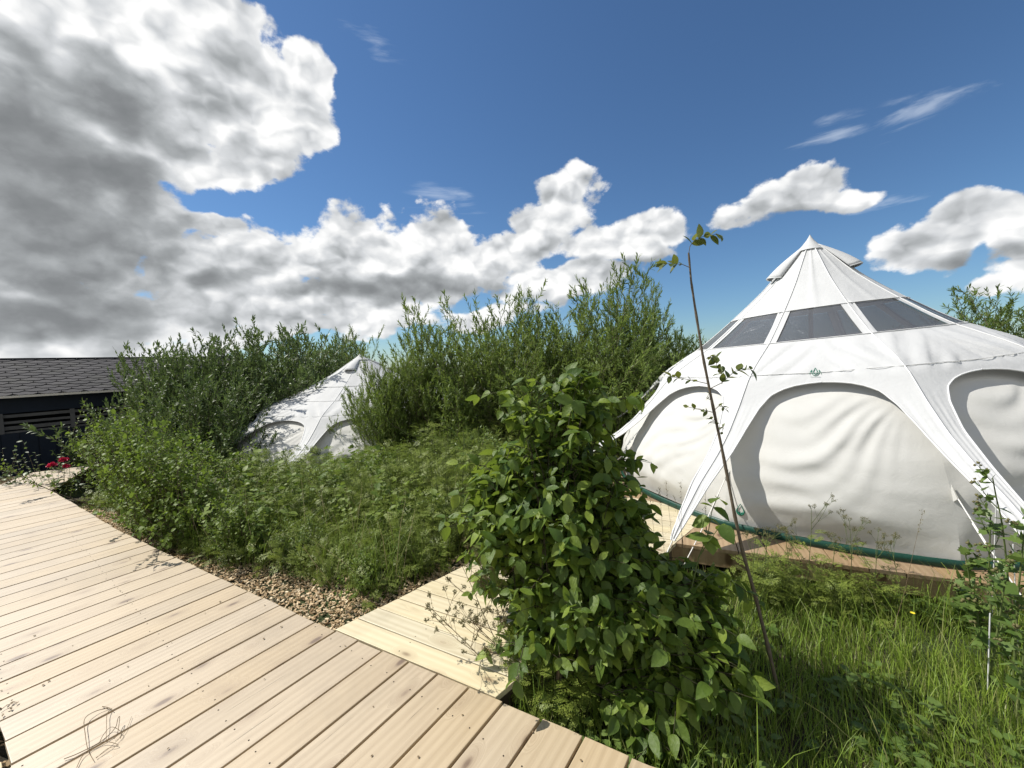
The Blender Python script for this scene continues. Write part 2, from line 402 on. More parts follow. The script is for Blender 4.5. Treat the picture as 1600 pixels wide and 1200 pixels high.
M_canopy = canvas('canopy_canvas', (.60,.605,.60), .12, bd=.0035)
M_wall = canvas('wall_canvas', (.64,.635,.60), .18, bd=.0022)
M_piping = simple('white_piping', (.66,.66,.65), .7, .3, 60, .1)
M_seam = simple('stitched_seam', (.62,.62,.60), .8, .2, 90, .25)
M_rope = simple('white_rope', (.72,.70,.66), .8, .2, 200, .2)
M_green = simple('green_groundsheet', (.004,.045,.030), .45, .4, 15, .3, .004)
M_logo = simple('green_print', (.02,.17,.11), .6, .3, 30, .1)
M_metal = simple('peg_steel', (.45,.45,.45), .35, .5, 30, .1, Metallic=1.0)
M_floor = simple('tent_floor', (.30,.27,.21), .8, .2, 8, .2)
M_pole = simple('pole_wood', (.30,.24,.17), .5, .4, 8, .2)
m, t = mat_('clear_window'); M_win = m
oc = t.new('ShaderNodeTexCoord').outputs['Object']
nw = t.noise(t.vec('MULTIPLY', oc, (1,1,.4)), 7, 4, .6, .5); nm = bumpn(t, nw, .02)
gl = t.new('ShaderNodeBsdfGlossy'); gl.inputs['Roughness'].default_value = .25; gl.inputs[0].default_value = (.9,.92,.95,1); t.l.new(nm, gl.inputs['Normal'])
tp = t.new('ShaderNodeBsdfTransparent'); tp.inputs[0].default_value = (.48,.49,.50,1)
df = t.new('ShaderNodeBsdfDiffuse'); df.inputs[0].default_value = (.20,.20,.195,1)
a_ = t.new('ShaderNodeMixShader'); a_.inputs[0].default_value = .42; t.l.new(tp.outputs[0], a_.inputs[1]); t.l.new(df.outputs[0], a_.inputs[2])
b_ = t.new('ShaderNodeMixShader'); b_.inputs[0].default_value = .16
t.l.new(a_.outputs[0], b_.inputs[1]); t.l.new(gl.outputs[0], b_.inputs[2]); finish(t, b_.outputs[0])

# ------------------------------------------------------------------ bell tent (eight panels, awning legs drawn out between door arches)
PR = np.array([0, .05, .13, .245, .375, .505, .68, .884, 1.09, 1.305, 1.50, 1.69, 1.83, 2.03, 2.25, 2.50, 2.78, 3.02, 3.21])
PZ = np.array([2.965, 2.88, 2.80, 2.67, 2.52, 2.375, 2.21, 2.03, 1.86, 1.695, 1.585, 1.47, 1.36, 1.14, .93, .75, .57, .36, .16])
NP = 10; STEP = 2*math.pi/NP
ZW = np.array([.16, .40, .70, .95, 1.12, 1.22, 1.27, 1.305, 1.322, 1.327]); WW = np.array([.015, .055, .09, .125, .17, .225, .30, .40, .51, .63])
LEAN = (.026, .054); TILT = (.07, -.014)
def seam_rz(z):
    z = np.asarray(z, float)
    o = np.argsort(PZ); r = np.interp(z, PZ[o], PR[o])
    zz = np.linspace(0, 2.92, 400); rr = np.interp(zz, PZ[o], PR[o]); k = np.hanning(15); k /= k.sum()
    rs = np.convolve(np.pad(rr, 7, 'edge'), k, 'valid'); rs = np.interp(z, zz, rs)
    return np.where(z > 2.55, r, rs)
S8 = math.sin(math.pi/10); C8 = math.cos(math.pi/10)
def lean(V):
    V = np.array(V, float); w = np.clip(V[...,2]/.8, 0, 1); dz = (TILT_L[0]*V[...,0]+TILT_L[1]*V[...,1])*w
    V[...,0] += LEAN_L[0]*V[...,2]; V[...,1] += LEAN_L[1]*V[...,2]; V[...,2] += dz; return V
def grid_tris(nr, nc):
    i = (np.arange(nr-1)[:,None]*nc+np.arange(nc-1)[None]).ravel()
    return np.stack([i, i+1, i+nc+1, i+nc], -1)
def sheet(zs, xs, side, phi, wfun=None, sag=None, pleat=None, seed=0):
    """half a panel beside the seam at angle phi; xs 0 at the seam, 1 at mid panel / free edge"""
    zs = np.asarray(zs, float)[:,None]; xs = np.asarray(xs, float)[None]
    r = seam_rz(zs); full = r*S8
    wv = full if wfun is None else np.minimum(wfun(zs), full)
    mid = phi+side*math.pi/10
    u = np.array([-math.sin(mid), math.cos(mid)])*side
    n = np.array([math.cos(mid), math.sin(mid)])
    x = r*math.cos(phi)+u[0]*xs*wv; y = r*math.sin(phi)+u[1]*xs*wv; z = zs+0*xs
    q = xs*wv/full
    bulge = .10*r*(q*(2-q))*smooth(zs, 1.2, 1.7)*.35
    dn = bulge
    if pleat is not None: dn = dn+pleat(zs, xs*wv, q)*(1-smooth(q, .8, 1.0))
    x = x+n[0]*dn; y = y+n[1]*dn
    if sag is not None: z = z+sag(zs, q)
    return np.stack([x, y, z], -1)
def wig(seed, zs, l, k, amp):
    r = np.random.default_rng(seed); v = 0
    for i in range(4):
        v = v+np.sin(l*k*r.uniform(.6, 1.6)+zs*r.uniform(-6, 6)+r.uniform(0, 6.3))*r.uniform(.4, 1)
    return v*amp/2
def make_tent(name, label, loc, rot, group):
    global LEAN_L, TILT_L
    c, s = math.cos(-rot), math.sin(-rot)
    LEAN_L = (LEAN[0]*c-LEAN[1]*s, LEAN[0]*s+LEAN[1]*c); TILT_L = (TILT[0]*c-TILT[1]*s, TILT[0]*s+TILT[1]*c)
    root = thing(name, label, 'tent', loc, rot, group)
    V = []; Tq = []; nV = 0
    def addsheet(P):
        nonlocal nV
        P = lean(P); V.append(P.reshape(-1,3)); Tq.append(grid_tris(P.shape[0], P.shape[1])+nV); nV += P.shape[0]*P.shape[1]
    wf = lambda z: np.interp(z, ZW, WW)
    pip = Tubes(); seam = Tubes(); 
    for k in range(NP):
        phi = k*STEP
        tips = []
        for side in (-1, 1):
            sd_ = k*10+side+20
            # top cone
            addsheet(sheet(np.linspace(2.96,2.03,24), np.linspace(0,1,9), side, phi,
                           pleat=lambda z,l,q: wig(sd_, z, l, 14, .004)*smooth(z,1.9,2.2)*(1-smooth(z,2.4,2.7))-.012*q*(2-q)*smooth(z,1.9,2.1)))
            # strips between the windows (x up to .26 of the half panel at top, less below)
            zz = np.linspace(2.03, 1.695, 12)
            addsheet(sheet(zz, np.linspace(0,1,6), side, phi, wfun=lambda z: .058+0*z, pleat=lambda z,l,q: wig(sd_+3, z*4, l, 90, .004)))
            # shoulder, full width down to the arches
            zz = np.concatenate([np.linspace(1.695,1.59,6), np.linspace(1.57,1.331,18)])
            sagf = lambda z,q: -.012*smooth(q,.2,1)*(1-smooth(z,1.3,1.6))+.0*z
            pf = lambda z,l,q: (wig(sd_+5, z*3, l+.5*(1.7-z), 24, .016)+wig(sd_+6, z*2, l-z*.8, 60, .008))*smooth(z,1.33,1.42)*(1-smooth(z,1.65,1.695))*smooth(l,0,.05)*(1-smooth(q,.85,1))
            addsheet(sheet(zz, np.linspace(0,1,22), side, phi, sag=sagf, pleat=pf))
            # leg with its arch-shaped free edge
            zz = np.concatenate([[1.331,1.327,1.3245,1.318,1.311,1.300,1.288], np.linspace(1.275,.16,46)])
            pl_ = lambda z,l,q: wig(sd_+8, z*.6, l*(1+1.5*(1.3-z)), 75, .0095)*(1-smooth(z,1.0,1.28))*smooth(l,0,.03)*(.35+.65*smooth(-z,-.9,-.3))
            P = sheet(zz, np.linspace(0,1,22), side, phi, wfun=wf, sag=lambda z,q: -.012*smooth(q,.2,1), pleat=pl_)
            addsheet(P); tips.append(P[-1,0]); E = lean(P[:, -1])
            n0 = np.array([math.cos(phi), math.sin(phi), 0])
            pip.add(E+n0*.002, .0065, sides=5)
        # raised seam down the cone and the leg
        zz = np.linspace(2.9,.18,52); r = seam_rz(zz)
        L = lean(np.stack([(r+.003)*math.cos(phi), (r+.003)*math.sin(phi), zz+.002], -1)); pip.add(L, .0055, sides=5)
        for z0, rad in ((1.40,.003),):
            xs = np.linspace(-1, 1, 25); rr = seam_rz(np.array([z0]))[0]
            pts = []
            for side in (-1, 1):
                P = sheet([z0], np.linspace(0,1,13), side, phi, sag=sagf, pleat=pf)[0]
                pts.append(lean(P))
            seam.add(np.concatenate([pts[0][::-1], pts[1][1:]])+np.array([math.cos(phi)*.004, math.sin(phi)*.004, .004]), rad, sides=4)
        # hems above and below the windows
        for z0 in (2.03, 1.695):
            for side in (-1, 1):
                P = lean(sheet([z0], np.linspace(0,1,13), side, phi)[0])
                pip.add(P+np.array([math.cos(phi)*.005, math.sin(phi)*.005, .003]), .0042, sides=4)
    can = mesh_tris('canopy', np.concatenate(V), np.concatenate(Tq), M_canopy, root)
    bm = bmesh.new(); bm.from_mesh(can.data); bmesh.ops.remove_doubles(bm, verts=bm.verts, dist=.0015); bmesh.ops.recalc_face_normals(bm, faces=bm.faces); bm.to_mesh(can.data); bm.free()
    pip.build('piping', M_piping, root); seam.build('stitching', M_seam, root)
    # cap at the very top
    cp = Tubes(); cp.add(lean(np.array([[0,0,2.78],[0,0,2.86],[0,0,2.92],[0,0,2.965],[0,0,2.99]])), 0, rads=np.array([.156,.085,.040,.014,.004]), sides=14)
    cp.build('peak_cap', M_canopy, root)
    for k in range(NP):
        phi = (k+.5)*STEP
        zz = np.linspace(2.026, 1.699, 8); r = seam_rz(zz)*C8; full = seam_rz(zz)*S8-.050
        u = np.array([-math.sin(phi), math.cos(phi), 0]); n = np.array([math.cos(phi), math.sin(phi), 0])
        xs = np.linspace(-1, 1, 13)
        P = n*(r[:,None,None]+(.035*r[:,None]*(1-xs[None]**2))[...,None]-.006+.004*np.sin(xs*9+k)[None,:,None]) + u*(full[:,None]*xs[None])[...,None]
        P[...,2] = zz[:,None]-.002
        mesh_tris('window', lean(P).reshape(-1,3), grid_tris(8, 13), M_win, root)
    # hooded vents near the peak
    for phi in (math.radians(172)-rot, math.radians(-47)-rot, math.radians(62)-rot):
        zz = np.linspace(2.84, 2.49, 12); a = np.linspace(-1, 1, 13)
        r = seam_rz(zz); wv = np.linspace(.05, .12, 12); hgt = .10*np.sin(np.linspace(.05, 1.5, 12))
        n = np.array([math.cos(phi), math.sin(phi), 0]); u = np.array([-math.sin(phi), math.cos(phi), 0])
        P = n*(r[:,None,None]*.98+(hgt[:,None]*(1-a[None]**2)**.6)[...,None])+u*(wv[:,None]*a[None])[...,None]
        P[...,2] += zz[:,None]+(.25*hgt[:,None]*(1-a[None]**2))
        hood = mesh_tris('vent_hood', lean(P).reshape(-1,3), grid_tris(12, 13), M_canopy, root)
        md = hood.modifiers.new('thick', 'SOLIDIFY'); md.thickness = .006
        rim = Tubes(); rim.add(lean(P)[-1], .008, sides=6); rim.build('vent_rim', M_piping, hood)
    # inner wall: eight bulging panels
    WZ = np.array([0,.10,.25,.5,.70,.88,1.02,1.12,1.20,1.27,1.30,1.33]); WR = np.array([2.35,2.35,2.33,2.28,2.20,2.08,1.98,1.89,1.80,1.70,1.62,1.48])
    for k in range(NP):
        phi = (k+.5)*STEP; rg = np.random.default_rng(40+k)
        zz = np.linspace(.035, 1.335, 70); xs = np.linspace(-1, 1, 80)
        rr = np.interp(zz, WZ, WR); kk = np.hanning(9); kk /= kk.sum(); rr = np.convolve(np.pad(rr, 4, 'edge'), kk, 'valid')
        Z, X = np.meshgrid(zz, xs, indexing='ij'); R = rr[:,None]+0*X
        lat = R*S8*X; dep = R*C8+.075*R*(1-X**2)*smooth(Z,0,.35)*.6
        # folds pulled from the guy point at the +x corner and slack ones from the other side
        env = (1-X**2)**.5*smooth(Z,.05,.3)
        dx = (1-X)*.72+.02; dz = 1.22-Z; th = np.arctan2(dz, dx); dd = np.hypot(dx, dz)
        f1 = np.sin(th*17+1.2*dd+rg.uniform(0,6)+.35*np.sin(dd*5))*np.exp(-((th-.50)/.36)**2)*(1-smooth(dd,1.15,1.5))
        f1 = np.sign(f1)*np.abs(f1)**1.25
        th2 = th+.12*np.sin(dd*5+k)
        f2 = np.sin(th2*33+2*dd+rg.uniform(0,6))*np.exp(-((th-.45)/.45)**2)
        f3 = np.sin(Z*22+2.2*np.sin(X*2+k)+rg.uniform(0,6)+X*3)*np.exp(-((X+.25)/.55)**2)*smooth(Z,.3,.6)
        f4 = np.sin(Z*50+3*np.sin(X*3+k*2)+X*8)
        dep = dep+env*(f1*.011*smooth(dd,.1,.6)+f2*.008*smooth(dd,.1,.5)+f3*.004+f4*.0010)
        n = np.array([math.cos(phi), math.sin(phi)]); u = np.array([-math.sin(phi), math.cos(phi)])
        P = np.stack([n[0]*dep+u[0]*lat, n[1]*dep+u[1]*lat, Z], -1)
        wp = mesh_tris('wall_panel', lean(P).reshape(-1,3), grid_tris(70, 80), M_wall, root)
        # corner tab with its guy line
        ph = (k+1)*STEP; n3 = np.array([math.cos(ph), math.sin(ph), 0]); pc = lean(n3*2.275+np.array([0,0,.50]))
        bm = bmesh.new()
        tip = pc+n3*.06+np.array([0,0,-.015])
        for sgn in (-1, 1):
            side_ = np.array([-n3[1], n3[0], 0])*sgn*.012
            vs = [bm.verts.new(tuple(q)) for q in (pc+np.array([0,0,.07])-n3*.01, pc+np.array([0,0,-.07])-n3*.01, tip+side_*.3)]
            bm.faces.new(vs)
        bm_obj('corner_tab', bm, M_wall, root)
        tb = Tubes(); out = n3*3.05; out[2] = -.12
        g = np.linspace(0,1,7)[:,None]; line = tip*(1-g)+out*g; line[:,2] -= .02*np.sin(np.pi*g[:,0]); tb.add(line, .0042, sides=5)
        tb.add(line[1:3]+np.array([0,0,-.012]), .004, sides=4)
        tb.build('guy_line', M_rope, root)
        # leg rope and peg
        rt = seam_rz(np.array([.16]))[0]; lt = lean(np.array([rt*math.cos(ph), rt*math.sin(ph), .16])); og = np.array([(rt+.38)*math.cos(ph), (rt+.38)*math.sin(ph), -.22])
        tb = Tubes(); tb.add(np.array([lt, (lt+og)/2, og]), .0045, sides=5); tb.build('leg_rope', M_rope, root)
        tb = Tubes(); tb.add(np.array([og+np.array([.03*n3[0],.03*n3[1],.05]), og-np.array([.1*n3[0],.1*n3[1],.2])]), .006, sides=6); tb.build('peg', M_metal, root)
    # groundsheet skirt, floor, pole
    sk = Tubes.__new__(Tubes); 
    an = np.arange(0, NP+1)*STEP; rr = np.array([2.362,2.366,2.364,2.35]); zz = np.array([.0,.002,.052,.056])
    pts = []
    for j in range(NP):
        for f in np.linspace(0,1,9)[:-1]:
            p = np.array([math.cos(an[j]), math.sin(an[j])])*(1-f)+np.array([math.cos(an[j+1]), math.sin(an[j+1])])*f
            b = 1+.035*(1-(2*f-1)**2); pts.append(p*b)
    pts.append(pts[0]); pts = np.array(pts)
    P = np.stack([np.concatenate([pts*r_, np.full((len(pts),1), z_+.002)], 1) for r_, z_ in zip(rr, zz)])
    mesh_tris('groundsheet_skirt', P.reshape(-1,3), grid_tris(4, len(pts)), M_green, root)
    bm = bmesh.new(); bm.faces.new([bm.verts.new((p[0]*2.23, p[1]*2.23, .012)) for p in pts[:-1]]); bm_obj('floor', bm, M_floor, root)
    cp = Tubes(); cp.add(np.array([[0,0,.02],[LEAN_L[0]*2.8,LEAN_L[1]*2.8,2.8]]), .024, sides=10); cp.build('centre_pole', M_pole, root)
    return root
ROT = math.radians(217.47)
tent = make_tent('bell_tent', 'large white bell tent on the timber platform, grey roof windows in full view', (3.722,4.937,0), ROT, 'white canvas bell tents')

# printed emblem above the door arch and the drop mark low on the wall
def emblem(parent, pos, n, up, sc, ring=True):
    n = np.array(n)/np.linalg.norm(n); up = np.array(up)-n*np.dot(up, n); up /= np.linalg.norm(up); r = np.cross(up, n)
    tb = Tubes()
    Q = lambda x, y: pos+r*x*sc+up*y*sc*(2.0 if ring else 1.1)+n*.005
    def stroke(pts, wds):
        tb.add(np.array([Q(*p) for p in pts]), 0, rads=np.array(wds)*sc, sides=4)
    th = np.linspace(math.radians(125), math.radians(415), 26)
    def dropc(R, oy=-.12, tip=.62):
        out = [(0, tip)]
        for a in np.linspace(math.radians(140), math.radians(400), 22): out.append((R*math.cos(a), oy+R*math.sin(a)))
        out.append((0, tip)); return out
    if ring:
        stroke(dropc(.30, -.05, .52), [.03]+[.07]*22+[.03])
        a = np.linspace(math.radians(150), math.radians(390), 20); stroke([(.62*math.cos(t), -.02+.52*math.sin(t)) for t in a], [.02]+[.065]*18+[.02])
        stroke([(-.95,-.42),(-.80,-.05),(-.60,.22)], [.02,.06,.02]); stroke([(.95,-.42),(.80,-.05),(.60,.22)], [.02,.06,.02])
        for i in range(9): stroke([(-.8+i*.18,-.72),(-.72+i*.18,-.72)], [.05,.05])
    else:
        stroke(dropc(.42, -.12, .75), [.03]+[.05+.07*math.sin(math.pi*i/21) for i in range(22)]+[.03])
        a = np.linspace(math.radians(200), math.radians(340), 12); stroke([(.26*math.cos(t), -.12+.26*math.sin(t)) for t in a], [.02]+[.09]*10+[.02])
    return tb.build('printed_emblem', M_logo, parent)
def mark(px_, py_, rad_z, sc, ring, tilt):
    """drop the emblem onto the panel along the wall's facing direction"""
    dg = bpy.context.evaluated_depsgraph_get(); dg.update()
    d = Vector(ray(px_, py_)).normalized(); hit, loc, nor, *_ = SC.ray_cast(dg, Vector((0,0,H)), d)
    if not hit: return
    if nor.dot(d) > 0: nor = -nor
    M = tent.matrix_world.inverted(); M3 = M.to_3x3()
    emblem(tent, np.array(M @ loc), np.array(M3 @ nor), np.array(M3 @ Vector((0,0,1))), sc, ring)
bpy.context.view_layer.update()
mark(1274, 581, 1.4, .046, True, .4)
mark(1157, 797, .3, .068, False, 0)

_t2 = AT(572, 545, 9.5)
if True: pass
tent2 = dup(tent, (_t2[0], _t2[1], -.22), ROT+math.radians(88), (1.24,1.24,.70), 'farther white bell tent half hidden behind the willows, only its left awning legs clear')

for ch in tent2.children:   # the far tent has a plain canvas roof without clear windows
    if ch.name.startswith('window'):
        ch.data = ch.data.copy(); ch.data.materials[0] = M_canopy; ch.name = 'roof_panel'
# ------------------------------------------------------------------ platform under the near tent
A = np.array(px(1211,868,0)); B = np.array(px(1507,906,0))
A_pl, B_pl = A, B; L0_ = A
d = (B-A)/np.linalg.norm(B-A); n = np.array([-d[1], d[0]])
L0 = A-d*1.55; R0 = B+d*2.4
plt_ = thing('timber_platform', 'low brown timber platform carrying the large white bell tent', 'platform')
azp = math.degrees(math.atan2(n[0], n[1]))
nn_ = (math.cos(math.radians(azp)), -math.sin(math.radians(azp)))
poly = [tuple(L0), tuple(R0), tuple(R0+n*4.3), tuple(L0+n*4.3)]
cc = px(1415,893)
dk = decking('deck_board', poly, azp, cc[0]*nn_[0]+cc[1]*nn_[1], .150*1.35, .007, M_plat, z=-.004, kind=None, parent=plt_, seed=5, screws=False)
bm = bmesh.new(); ins = n*.03
beam(bm, L0+ins, R0+ins, -.155, -.034, .045); beam(bm, L0+d*.03, L0+n*4.2+d*.03, -.154, -.0335, .045); beam(bm, R0+n*.06-d*.03, R0+n*4.2-d*.03, -.154, -.0335, .045)
fo = bm_obj('fascia_beam', bm, M_plat, plt_)
for i in range(5):
    for j in (0, 3):
        bm = bmesh.new(); p = L0+d*(.12+i*(np.linalg.norm(R0-L0)-.24)/4)+n*(.12+j*1.3)
        box(bm, (p[0]-.045,p[1]-.045,-.6), (p[0]+.045,p[1]+.045,-.157))
        bm_obj('post', bm, M_plat, plt_)

# ------------------------------------------------------------------ shed at the far left
m, t = mat_('bitumen_shingle'); M_sh = m
rnd = t.new('ShaderNodeNewGeometry').outputs['Random Per Island']; oc = t.new('ShaderNodeTexCoord').outputs['Object']
nz = t.noise(oc, 220, 2, .6); nb = t.noise(oc, 2.5, 4, .6)
col = t.mix(rnd, (.028,.027,.030), (.055,.052,.056)); col = t.mix(t.math('MULTIPLY', nz, .4), col, (.05,.049,.05)); col = t.mix(t.math('MULTIPLY', t.remap(nb,.5,.8), .4), col, (.05,.055,.035))
finish(t, principled(t, col, .85, .3, bumpn(t, nz, .002)))
M_navy = simple('dark_blue_cladding', (.006,.012,.024), .6, .25, 6, .35)
M_eave = simple('zinc_drip_edge', (.62,.58,.50), .4, .5, 30, .2)
M_grey = simple('weathered_rail', (.10,.10,.10), .8, .2, 9, .5)
M_int = simple('dark_interior', (.02,.022,.025), .9, .1)
D0 = 7.6
P0_ = AT(0, 620, D0); azs = math.radians(AZB)
shed = thing('shed', 'low dark blue shed with grey hexagon shingle roof at the far left', 'shed', (P0_[0], P0_[1], 0), math.pi/2-azs)
ze = P0_[2]
# local x along the front, local y away from the viewer
x0, x1 = -3.2, 4.6; run, rise = 1.75, .0
# ridge height from the photograph's ridge line
dirx = np.array([math.sin(azs), math.cos(azs)]); diry = np.array([-math.cos(azs), math.sin(azs)])
dr = ray(0, 561); # hit the vertical plane through the ridge
base2 = np.array([P0_[0], P0_[1]])+diry*run; nrm = diry
tt = (base2@nrm)/(dr[:2]@nrm); zr = H+dr[2]*tt; print('shed eave', ze, 'ridge', zr)
slope = np.array([run, zr-ze]); SL = np.linalg.norm(slope)
V = []; T = []; k = 0; ex = .135; wd_ = .32
rows = int(SL/ex)+1; rg = np.random.default_rng(3)
for rI in range(rows):
    v0 = rI*ex; v1 = min(SL, v0+ex*1.25)
    for cI in range(int((x1-x0)/wd_)+2):
        xa = x0+(cI+.5*(rI % 2)-.5)*wd_; hw = wd_/2-.004
        # hexagonal tab: pointed shoulders at its lower edge
        prof = [(-hw, v0+ex*.5), (-hw*.55, v0), (hw*.55, v0), (hw, v0+ex*.5), (hw, v1), (-hw, v1)]
        lift = .012
        for (a_x, v) in prof:
            tq = v/SL; l = lift*(1-(v-v0)/(v1-v0+1e-6))+.001*rI % .002
            V.append((np.clip(xa+hw+a_x, x0, x1), tq*run, ze+tq*(zr-ze)+l+.004+rg.uniform(0,.0005)))
        T.append([k, k+1, k+2, k+3]); T.append([k, k+3, k+4, k+5]); k += 6
roof = mesh_tris('roof', V, T, M_sh, shed, False)
so_ = roof.modifiers.new('thick', 'SOLIDIFY'); so_.thickness = .005
bm = bmesh.new()
def quad(bm, *p): bm.faces.new([bm.verts.new(q) for q in p])
quad(bm, (x0,0,ze-.01),(x1,0,ze-.01),(x1,run,zr-.01),(x0,run,zr-.01)); quad(bm, (x0,2*run,ze-.01),(x1,2*run,ze-.01),(x1,run,zr-.01),(x0,run,zr-.01))
bm_obj('roof_deck', bm, M_int, roof)
bm = bmesh.new(); box(bm, (x0,run-.06,zr-.004),(x1,run+.06,zr+.016)); bm_obj('ridge_cap', bm, M_sh, roof)
bm = bmesh.new(); box(bm, (x0,-.035,ze-.035),(x1,-.012,ze+.006)); bm_obj('drip_edge', bm, M_eave, roof)
zb = -1.4; yw = .22
bm = bmesh.new()
box(bm, (x0+.1,yw,ze-.34),(x1-.2,yw+.05,ze-.05)); box(bm, (x0+.1,yw,zb),(x1-.2,yw+.05,ze-.74))
for i in range(40): # vertical boards proud of the sheet
    xb = x0+.12+i*.235
    if xb < x1-.3: box(bm, (xb,yw-.014,zb),(xb+.215,yw-.002,ze-.742))
box(bm, (x0+.1,2*run-.3,zb),(x1-.2,2*run-.25,ze)); box(bm, (x0+.1,yw+.06,zb),(x0+.15,2*run-.3,ze)); box(bm, (x1-.26,yw+.06,zb),(x1-.21,2*run-.3,ze))
bm_obj('wall', bm, M_navy, shed)
bm = bmesh.new(); box(bm, (x0+.1,yw+1.0,ze-.75),(x1-.2,yw+1.02,ze-.3)); 
bm_obj('back_panel', bm, M_int, shed)
bm = bmesh.new(); xx = x0+.3; ri = random.Random(2)
for z0, z1 in ((ze-.43,ze-.37),(ze-.55,ze-.50),(ze-.67,ze-.60),(ze-.735,ze-.70)):
    box(bm, (x0+.1,yw+.02,z0),(x1-.2,yw+.045,z1))
while xx < x1-.3: box(bm, (xx,yw-.004,ze-.738),(xx+.07,yw+.018,ze-.342)); xx += .95
bm_obj('slatted_opening', bm, M_grey, shed)

# ------------------------------------------------------------------ foliage materials
def leafmat(name, lo, hi, tl=(.25,.36,.05), k=.35, rough=.42, spec=.45, young=None, vein=False):
    m, t = mat_(name)
    g = t.new('ShaderNodeNewGeometry'); rnd = g.outputs['Random Per Island']; oc = t.new('ShaderNodeTexCoord').outputs['Object']
    n = t.noise(oc, 1.6, 3, .6)
    f = t.math('ADD', t.math('MULTIPLY', rnd, .6), t.math('MULTIPLY', t.remap(n, .3, .7), .4))
    c = t.mix(f, lo, hi)
    if young is not None: c = t.mix(t.math('MULTIPLY', t.remap(t.math('FRACT', t.math('MULTIPLY', rnd, 17.3)), .70, .95), .8), c, young)
    nm = None
    if vein:
        v = t.noise(oc, 60, 4, .65, .4); nm = bumpn(t, v, .004); c = t.mix(t.math('MULTIPLY', t.remap(v, .4, .7), .3), c, tuple(x*.6 for x in lo))
    p = principled(t, c, rough, spec, nm)
    tr = t.new('ShaderNodeBsdfTranslucent'); t.put(tr.inputs[0], t.mix(.45, c, tl))
    mx = t.new('ShaderNodeMixShader'); mx.inputs[0].default_value = k; t.l.new(p, mx.inputs[1]); t.l.new(tr.outputs[0], mx.inputs[2])
    finish(t, mx.outputs[0]); return m
ML_willow = leafmat('willow_leaf', (0.078,0.131,0.024), (0.195,0.268,0.061), (.26,.33,.05), .36, .50, .35)
ML_sallow = leafmat('grey_willow_leaf', (0.056,0.095,0.025), (0.150,0.203,0.069), (.16,.24,.05), .30, .48, .40)
ML_bush = leafmat('broad_leaf', (0.038,0.090,0.014), (0.147,0.212,0.031), (.36,.48,.05), .38, .48, .38, (.26,.34,.05), True)
ML_currant = leafmat('currant_leaf', (0.069,0.125,0.016), (0.188,0.256,0.040), (.24,.35,.04), .36, .55, .3, (.17,.24,.04))
ML_pars = leafmat('parsley_leaf', (0.105,0.155,0.022), (0.280,0.331,0.066), (.22,.30,.06), .35, .5, .35)
ML_grass = leafmat('grass_blade', (0.097,0.172,0.018), (0.269,0.373,0.050), (.28,.36,.06), .38, .45, .35, (.26,.24,.10))
ML_weed = leafmat('weed_leaf', (0.062,0.120,0.022), (0.163,0.228,0.055), (.22,.32,.06), .33, .45, .4)
M_stem = simple('green_stem', (.10,.13,.04), .6, .3, 30, .3)
M_dry = simple('dry_stem', (.16,.115,.065), .7, .2, 40, .4)
M_bark = simple('bark', (.13,.105,.075), .85, .2, 40, .45, .003)
M_straw = simple('straw', (.45,.38,.22), .7, .2, 40, .3)
M_head = simple('seed_head', (.13,.12,.05), .7, .2, 60, .5)
M_pink = simple('pink_petal', (.62,.03,.10), .55, .3, 40, .3)

# ------------------------------------------------------------------ leaf templates (length along +y, facing +z)
def T_rhomb(w_=.16, fold=.03):
    return np.array([[0,0,0],[w_,.45,fold],[0,1,-.05],[-w_,.45,fold],[0,.45,0]]), np.array([[0,1,4],[1,2,4],[2,3,4],[3,0,4]])
def T_blade(w_=.10, bend=.18):
    V = [[0,0,0]]; 
    for y, f in ((.3,1),(.65,.85)): V += [[w_*f,y,-bend*y*y+.02],[-w_*f,y,-bend*y*y+.02]]
    V.append([0,1,-bend]); return np.array(V, float), np.array([[0,1,2],[1,3,4],[1,4,2],[3,5,4]])
def T_ovate(w_=.30, fold=.10, curl=.25, wave=0.0):
    ys = [0,.10,.28,.50,.72,.90,1.0]; ws = [0,.55,.95,1.0,.72,.28,0]
    V = []; T = []
    for i, (y, f) in enumerate(zip(ys, ws)):
        zc = -curl*y*y
        if f == 0: V.append([0,y,zc]); continue
        V += [[-w_*f,y,zc+fold*f+wave*math.sin(i*2.1)],[0,y,zc],[w_*f,y,zc+fold*f-wave*math.sin(i*2.1)]]
    T += [[0,2,1],[0,3,2]]
    for r in range(4):
        a = 1+r*3; b = a+3; T += [[a,a+1,b+1],[a,b+1,b],[a+1,a+2,b+2],[a+1,b+2,b+1]]
    a = 1+12; e = 16; T += [[a,a+1,e],[a+1,a+2,e]]
    return np.array(V, float), np.array(T)
def T_lobed():
    """three to five lobed leaf"""
    pts = [(0,0),(.22,-.02),(.46,.10),(.40,.30),(.60,.48),(.36,.56),(.30,.74),(.14,.74),(0,1.0),(-.14,.74),(-.30,.74),(-.36,.56),(-.60,.48),(-.40,.30),(-.46,.10),(-.22,-.02)]
    V = [[0,.38,-.03]]+[[x,y,.10*abs(x)-.12*y*y] for x,y in pts]; n = len(pts)
    return np.array(V, float), np.array([[0,1+i,1+(i+1)%n] for i in range(n)])
def merge(parts):
    V = []; T = []; n = 0
    for v, t_ in parts: V.append(v); T.append(t_+n); n += len(v)
    return np.concatenate(V), np.concatenate(T)
def basis(ax, nr):
    ax = ax/(np.linalg.norm(ax, axis=-1, keepdims=True)+1e-9)
    sx = np.cross(ax, nr); sx /= np.linalg.norm(sx, axis=-1, keepdims=True)+1e-9
    return np.stack([sx, ax, np.cross(sx, ax)], -1)     # columns
